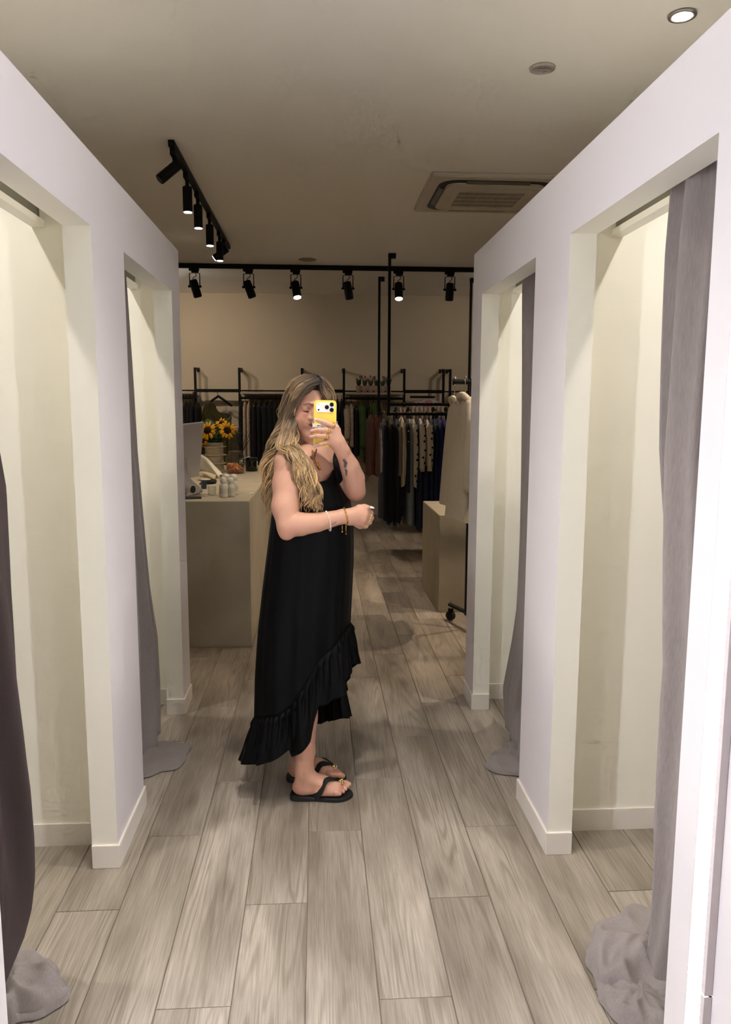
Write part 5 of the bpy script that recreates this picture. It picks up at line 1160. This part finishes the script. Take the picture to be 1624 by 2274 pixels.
def ring_around(c, axis, r, n, up=None):
    ax = np.array(axis, float); ax /= np.linalg.norm(ax); a = np.cross(ax, (0, 0, 1)); a /= np.linalg.norm(a); bb = np.cross(ax, a)
    return [np.array(c)+(a*math.cos(t)+bb*math.sin(t))*r for t in np.linspace(0, 2*math.pi, n+1)[:-1]]
dfore = wrN-at(705, 1160, 2.818)
beads(ring_around(at(729, 1157, 2.826)+v(0, 0, 0), dfore, .0365, 34), .0033, M('pearl', (226, 214, 196), .25, var=.02), 'pearl_bracelet'); 
P = ring_around(wrN+dfore/np.linalg.norm(dfore)*.009, dfore, .0305, 40); b = MB(); b.tube(P+[P[0], P[1]], .0022, 6, caps=False); 
for k in range(0, 40, 3): b.ball(P[k], .0038, 6, 5)
for k, dx in ((0, -.008), (1, .006)):
    q = wrN+v(dx+.004, -.026, -.030); b.tube([q, q-v(0, 0, .022+.008*k)], .0014, 5); b.ball(q-v(0, 0, .024+.008*k), .003, 6, 5)
b.obj('gold_bracelet', GOLD, woman, smooth=True)
def finger_ring(a, c, f, r, nm, mat=GOLD, thick_=.0022):
    a, c = np.array(a), np.array(c); P = ring_around(a+(c-a)*f, c-a, r, 20); b = MB(); b.tube(P+[P[0], P[1]], thick_, 6, caps=False)
    for k in range(0, 20, 2): b.ball(P[k], thick_*1.35, 6, 5)
    b.obj(nm, mat, woman, smooth=True)
finger_ring(KF[0], at(*FING[0][0]), .55, .0125, 'gold_ring'); finger_ring(KF[1], at(*FING[1][0]), .75, .0118, 'gold_ring', thick_=.003); finger_ring(KF[2], at(*FING[2][0]), .75, .0114, 'gold_ring', thick_=.0032)
finger_ring(kn[1], at(824, 1150, 2.862), .6, .0132, 'gold_ring', M('pale_gold', (226, 200, 150), .2, 1.)); finger_ring(kn[2], at(820, 1159, 2.862), .6, .0132, 'gold_ring', M('pale_gold'))

# --- hair: tapered wavy locks
HV, HF_, HC_ = [], [], []
def hair_col(f, rn_, tone):
    root = np.array(rgb((50, 39, 32))[:3]); mid = np.array(rgb((112, 90, 66))[:3]); tip = np.array(rgb((188, 156, 112))[:3])
    c = root+(mid-root)*min(1, f/.35) if f < .35 else mid+(tip-mid)*min(1, (f-.35)/.45)
    return c*tone
HN = [0]
def lock(P, r0, rn_, wav=.0, ph=0., freq=3., n=34, taper=.25, tone=1., f0=0., flat=.55, kz=1., kids=7):
    n = min(n, 46); P = smoothpath(P, n); L = np.concatenate([[0], np.cumsum(np.linalg.norm(np.diff(P, axis=0), axis=1))]); L /= L[-1]
    vw = _C-P; vw /= np.linalg.norm(vw, axis=1)[:, None]
    T = np.gradient(P, axis=0); T /= np.linalg.norm(T, axis=1)[:, None]
    S_ = np.cross(T, vw); S_ /= np.linalg.norm(S_, axis=1)[:, None]+1e-9
    a = (wav*np.minimum(1, L*2.2))[:, None]; w_ = (2*math.pi*freq*L+ph)[:, None]
    P = P+S_*a*np.sin(w_)+vw*a*.8*np.cos(w_)
    T = np.gradient(P, axis=0); T /= np.linalg.norm(T, axis=1)[:, None]; S_ = np.cross(T, vw); S_ /= np.linalg.norm(S_, axis=1)[:, None]+1e-9; D = np.cross(S_, T)
    F0 = f0+(1-f0)*L; C0 = np.array([hair_col(q, rn_, 1.) for q in F0])
    for c in range(kids):
        if kids == 1: ox = oy = 0.; rr = r0
        else:
            an = rn_.uniform(0, 6.28); q = math.sqrt(rn_.random()); ox, oy = q*math.cos(an), q*math.sin(an); rr = r0*rn_.uniform(.20, .42)
        spread = r0*(.9+.5*L*math.sin(3*c))*(1-.35*L**3); tw = .6*np.sin(5*L+c*1.7)
        Q = P+S_*((ox*np.cos(tw)-oy*np.sin(tw))*spread)[:, None]+D*((ox*np.sin(tw)+oy*np.cos(tw))*spread*.7)[:, None]
        end = rn_.uniform(.82, 1.) if kids > 1 else 1.
        m_ = max(8, int(n*end)); Q = Q[:m_]; l_ = L[:m_]/L[m_-1]
        r = rr*(.6+.4*np.sin(math.pi*np.minimum(1, l_*1.2+.12)))*np.where(l_ < .8, 1, 1-(1-taper)*(np.maximum(0, l_-.8)/.2)**1.3)
        k5 = 5; ang = 2*math.pi*np.arange(k5)/k5
        V = Q[:, None, :]+S_[:m_, None, :]*(r[:, None]*np.cos(ang))[:, :, None]+D[:m_, None, :]*(r[:, None]*flat*1.2*np.sin(ang))[:, :, None]
        o = HN[0]; HN[0] += m_*k5; HV.append(V.reshape(-1, 3))
        ct = C0[:m_]*tone*rn_.uniform(.72, 1.3); HC_.append(np.repeat(np.hstack([ct, np.ones((m_, 1))]), k5, 0))
        I = (np.arange(m_-1)[:, None]*k5+np.arange(k5)[None, :]); J = (np.arange(m_-1)[:, None]*k5+(np.arange(k5)[None, :]+1) % k5)
        HF_.append(np.stack([I, J, J+k5, I+k5], 2).reshape(-1, 4)+o)
rh = random.Random(11)
def jit(P, j, jy=.01): return [q+v(rh.gauss(0, j), rh.gauss(0, jy), rh.gauss(0, j*.7)) for q in P]
part = lambda f: hp(.012-.006*f, .078-.125*f, .100+.019*math.sin(math.pi*min(1, f*.9+.15)))      # parting line, front to back
def tone(): return rh.choice((.5, .7, .9, 1.1, 1.35, 1.6))*rh.uniform(.9, 1.1)
def scalp(side, f, e):      # a point on the hair surface of the head: side -1 left/+1 right, f front..back, e 0 parting .. 1 ear
    y = .085-.165*f; a = e*math.pi*.56
    ry = math.sqrt(max(.02, 1-((y+.01)/.112)**2)); return hp(side*.089*math.sin(a)*ry+.010*(1-e), y, .020+.098*math.cos(a)*ry)
# left side of the picture: sweeping from the parting over the temple, front bundle onto the chest
for k in range(58):
    f = rh.random()*.9; p0 = part(f)
    if f < .42:
        j = rh.gauss(0, 1); end = rh.random()
        P = [p0, hp(-.030, .092-.1*f, .092-.02*f), hp(-.064, .082-.10*f, .048-.02*f), hp(-.083, .055-.08*f, -.01), at(648+rh.uniform(-9, 6), 955, 2.955), at(643+rh.uniform(-10, 12), 985, 2.90), at(655+rh.uniform(-16, 18), 1016, 2.84), at(678+rh.uniform(-18, 22), 1055, 2.828), at(692+rh.uniform(-20, 20), 1098, 2.82), at(699+rh.uniform(-24, 20), 1122+30*end, 2.82)]
        lock(P, rh.uniform(.006, .012), rh, .012, 1.+rh.gauss(0, .7), rh.uniform(3.3, 3.8), 60, .2, tone())
    else:
        P = [p0, scalp(-1, f, .45), scalp(-1, f, .85), at(634+rh.uniform(-12, 8), 940, 3.0), at(617+rh.uniform(-14, 12), 980, 2.965), at(606+rh.uniform(-14, 14), 1020, 2.955), at(600+rh.uniform(-12, 14), 1060, 2.95), at(601+rh.uniform(-12, 12), 1100, 2.95), at(604+rh.uniform(-12, 9), 1118+48*rh.random()**2, 2.95)]
        lock(P, rh.uniform(.006, .012), rh, .014, 2.+rh.gauss(0, .7), rh.uniform(3.1, 3.6), 60, .2, tone())
# fill over the near shoulder and chest
for k in range(40):
    u0 = rh.uniform(626, 652); P = [at(u0+16, 915+rh.uniform(-20, 20), 2.985), at(u0, 955, 2.945), at(u0-2+rh.uniform(-8, 8), 985, 2.89), at(u0+10+rh.uniform(-8, 8), 1010, 2.828), at(666+rh.uniform(-10, 28), 1045, 2.818), at(688+rh.uniform(-22, 22), 1088, 2.812), at(697+rh.uniform(-26, 22), 1112+40*rh.random(), 2.81)]
    lock(P, rh.uniform(.005, .011), rh, .013, 2.+rh.gauss(0, .7), rh.uniform(2.6, 3.0), 54, .2, tone(), .28)
for k in range(34):
    u0 = rh.uniform(612, 640); P = [at(u0+22, 905+rh.uniform(-20, 20), 3.0), at(u0+6, 945, 2.985), at(u0-8+rh.uniform(-8, 8), 985, 2.955), at(602+rh.uniform(-14, 16), 1030, 2.935), at(600+rh.uniform(-12, 14), 1075, 2.935), at(601+rh.uniform(-14, 10), 1115+55*rh.random()**1.5, 2.935)]
    lock(P, rh.uniform(.005, .011), rh, .014, 4.+rh.gauss(0, .7), rh.uniform(2.5, 2.9), 54, .2, tone(), .25)
# head cover, left, right and back
for k in range(110):
    side = -1 if k % 5 < 3 else 1; f = rh.random(); e1 = rh.uniform(.75, 1.15)
    if f < .16 and side < 0: f += .1
    P = [part(min(1, f*.95)), scalp(side, f, .25), scalp(side, f, .55), scalp(side, f+.03, .85), scalp(side, f+.08, e1)+v(0, 0, -.03)]
    lock(P, rh.uniform(.009, .014), rh, .003, rh.uniform(0, 6.28), 1.5, 26, .5, tone()*.8, 0., .5)
for k in range(30):     # right side, behind the phone
    f = rh.uniform(.02, .75); P = [part(f), scalp(1, f, .35), scalp(1, f, .7), hp(.086, .03-.12*f, -.01), hp(.084+rh.uniform(-.006, .010), .01-.1*f, -.06), hp(.076+rh.uniform(-.01, .012), -.02-.07*f, -.115-.03*rh.random()), at(736+rh.uniform(-8, 10), 1000, 3.12)]
    lock(P, rh.uniform(.006, .010), rh, .006, rh.uniform(0, 6.28), 2.5, 36, .25, tone())
for k in range(26):     # mass behind neck and back
    P = [hp(rh.uniform(-.06, .06), -.09, .04), hp(rh.uniform(-.075, .07), -.095, -.05), at(rh.uniform(640, 725), 990, 3.13), at(rh.uniform(622, 700), 1045, 3.12), at(rh.uniform(606, 660), 1100, 3.05)]
    lock(P, rh.uniform(.010, .016), rh, .008, rh.uniform(0, 6.28), 2.5, 30, .3, tone()*.75, .1)
for k in range(60):     # fine flyaways
    base_ = rh.choice(((640, 900, 3.0), (620, 960, 2.97), (650, 1010, 2.83), (604, 1050, 2.93), (690, 1060, 2.81), (700, 1090, 2.808)))
    p0 = at(base_[0]+rh.uniform(-16, 12), base_[1]+rh.uniform(-15, 15), base_[2]); P = [p0]
    for q in range(4): P.append(P[-1]+v(rh.gauss(-.001, .008), rh.gauss(0, .003), -.024))
    lock(P, .0008, rh, .006, rh.uniform(0, 6.28), 1.5, 20, .3, 1.15, .5, .9, kids=1)
# scalp cap under the locks
b = MB(); G = []
for i in range(14):
    ph_ = math.pi*.5*i/13; row = []
    for j in range(40):
        t = 2*math.pi*j/40; yy_ = math.cos(t); lo = .2 if yy_ > .35 else -.35
        mu_ = .70 if yy_ > .45 else (1.0 if yy_ > .1 else 1.45); z_ = math.cos(ph_*mu_); r_ = math.sin(ph_*mu_) if ph_*mu_ < math.pi/2 else 1-.12*(ph_*1.45-math.pi/2)
        row.append(hp(.079*math.sin(t)*r_, -.012+.096*yy_*r_*(1 if yy_ < .3 else .93), .034+.091*z_))
    G.append(row)
b.grid(G, wrap=True); HV.append(np.array(b.v)); HF_.append(np.array(b.f)+HN[0]); HC_.append(np.tile(np.array(rgb((66, 50, 38))), (len(b.v), 1)))
def hair_mat():
    m = bpy.data.materials.new('hair'); m.use_nodes = True; nt = m.node_tree; b = nt.nodes['Principled BSDF']; a = nt.nodes.new('ShaderNodeAttribute'); a.attribute_name = 'Col'
    n = nt.nodes.new('ShaderNodeTexNoise'); n.inputs['Scale'].default_value = 420; tc = nt.nodes.new('ShaderNodeTexCoord'); mp = nt.nodes.new('ShaderNodeMapping'); mp.inputs['Scale'].default_value = (1, 1, .07); nt.links.new(tc.outputs['Object'], mp.inputs[0]); nt.links.new(mp.outputs[0], n.inputs['Vector'])
    r = nt.nodes.new('ShaderNodeValToRGB'); r.color_ramp.elements[0].position = .35; r.color_ramp.elements[1].position = .65; r.color_ramp.elements[0].color = (.9, .89, .88, 1); r.color_ramp.elements[1].color = (1.05, 1.04, 1.03, 1); nt.links.new(n.outputs['Fac'], r.inputs[0])
    mx = nt.nodes.new('ShaderNodeMix'); mx.data_type = 'RGBA'; mx.blend_type = 'MULTIPLY'; mx.inputs[0].default_value = 1.; nt.links.new(a.outputs['Color'], mx.inputs[6]); nt.links.new(r.outputs[0], mx.inputs[7]); nt.links.new(mx.outputs[2], b.inputs['Base Color'])
    b.inputs['Roughness'].default_value = .38; b.inputs['Specular IOR Level'].default_value = .45
    bp = nt.nodes.new('ShaderNodeBump'); bp.inputs['Strength'].default_value = .05; bp.inputs['Distance'].default_value = .002; nt.links.new(n.outputs['Fac'], bp.inputs['Height']); nt.links.new(bp.outputs[0], b.inputs['Normal']); return m
HVa = np.concatenate(HV); HFa = np.concatenate(HF_); mb = MB(); mb.v = HVa; mb.f = HFa.tolist(); mb.mi = [0]
ho = mb.obj('hair', hair_mat(), woman, smooth=True, fix=False, attr=np.concatenate(HC_)); ho['label'] = 'long wavy dark-rooted blonde hair'

# ---------------------------------------------------------------- the phone
pc = at(722, 940.5, 2.868); pr = at(747, 940.5, 2.868)-at(697, 940.5, 2.868); pw = np.linalg.norm(pr); pr /= pw; pd = at(722, 992, 2.868)-at(722, 889, 2.868); phh = np.linalg.norm(pd); pu = -pd/phh; pr = pr*math.cos(-.02)+pu*math.sin(-.02); pu = pu-pr*(pu@pr); pu /= np.linalg.norm(pu); pn = np.cross(pr, pu); pn = pn if pn[1] < 0 else -pn
t = thing('smartphone', pc-pu*phh/2, 'yellow cased smartphone with white camera plate held up in front of her face', 'phone')
YEL = M('yellow_case', (244, 214, 92), .45, var=.02); WH = M('white_plate', (236, 234, 232), .35, var=.01); BG = M('lens_glass', (6, 6, 8), .08, coat=.6)
q3 = lambda x_, y_, z_=0.: pc+pr*x_+pu*y_+pn*z_
b = MB(); b.prism(rrect(pw, phh, .014, 7), q3(0, 0, -.006), pr, pu, pn, .012); b.obj('case', YEL, t, bevel=.0025)
b = MB(); b.prism(rrect(pw*.94, phh*.96, .012, 6), q3(0, 0, -.0066), pr, pu, pn, .0006); b.obj('screen', M('display_glass'), t)
px = pw/50.
b = MB(); b.prism(rrect(40*px, 21.5*px, 5*px, 5), q3(0*px, 35.5*px, .006), pr, pu, pn, .0018); pl = b.obj('camera_plate', WH, t, bevel=.0006)
for x_, y_, r_ in ((3.6, 36, 4.6), (14.2, 42, 4.6), (14.2, 30.2, 4.6)):
    b = MB(); b.lathe(q3(x_*px, y_*px, .0078), [(0, .0024), (r_*px*.94, .0024), (r_*px, .0018), (r_*px, 0)], 24, axis=pn); b.obj('lens', BG, pl, smooth=False)
b = MB(); b.lathe(q3(-14.5*px, 30*px, .0078), [(0, .0004), (1.9*px, .0004), (1.9*px, 0)], 16, axis=pn); b.obj('sensor', BG, pl)
b = MB(); b.lathe(q3(-14.5*px, 42*px, .0078), [(0, .0004), (1.6*px, .0004), (1.6*px, 0)], 16, axis=pn); b.obj('flash', M('flash_glass', (214, 212, 206), .2), pl)
# ring grip with straps
rc = q3(0, -5.5*px, .006)
b = MB(); b.lathe(rc, [(0, .003), (9.4*px, .003), (10.6*px, .002), (10.6*px, 0)], 32, axis=pn); gr = b.obj('ring_grip', M('grip_grey', (186, 186, 186), .4, .2), t, smooth=False)
b = MB(); b.obox(q3(0, -4.0*px, .0072), (pr+pu*.05, pu, pn), (27*px, 3.6*px, .0012)); b.obj('grip_strap', WH, gr, bevel=.0005)
for x_ in (-14.5, 14.5):
    for dx in (-1.3, 1.3):
        b = MB(); b.obox(q3((x_+dx)*px, (-4.2+.05*x_)*px, .0086), (pr, pu, pn), (.9*px, 1.3*px, .0003)); b.obj('printed_mark', M('mark_black', (20, 20, 18), .5), gr)
for s_ in (-1, 1):
    b = MB(); b.obox(q3(s_*26.3*px, -4*px, .000), (pr, pu, pn), (1.3*px, 9*px, .006)); b.obj('side_clip', WH, gr, bevel=.0006)
    for y_ in (3.0, -10.5):
        b = MB(); b.obox(q3(s_*25.6*px, y_*px, .0062), (pr, pu, pn), (1.2*px, 1.1*px, .001)); b.obj('clip_pad', M('mark_black'), gr)
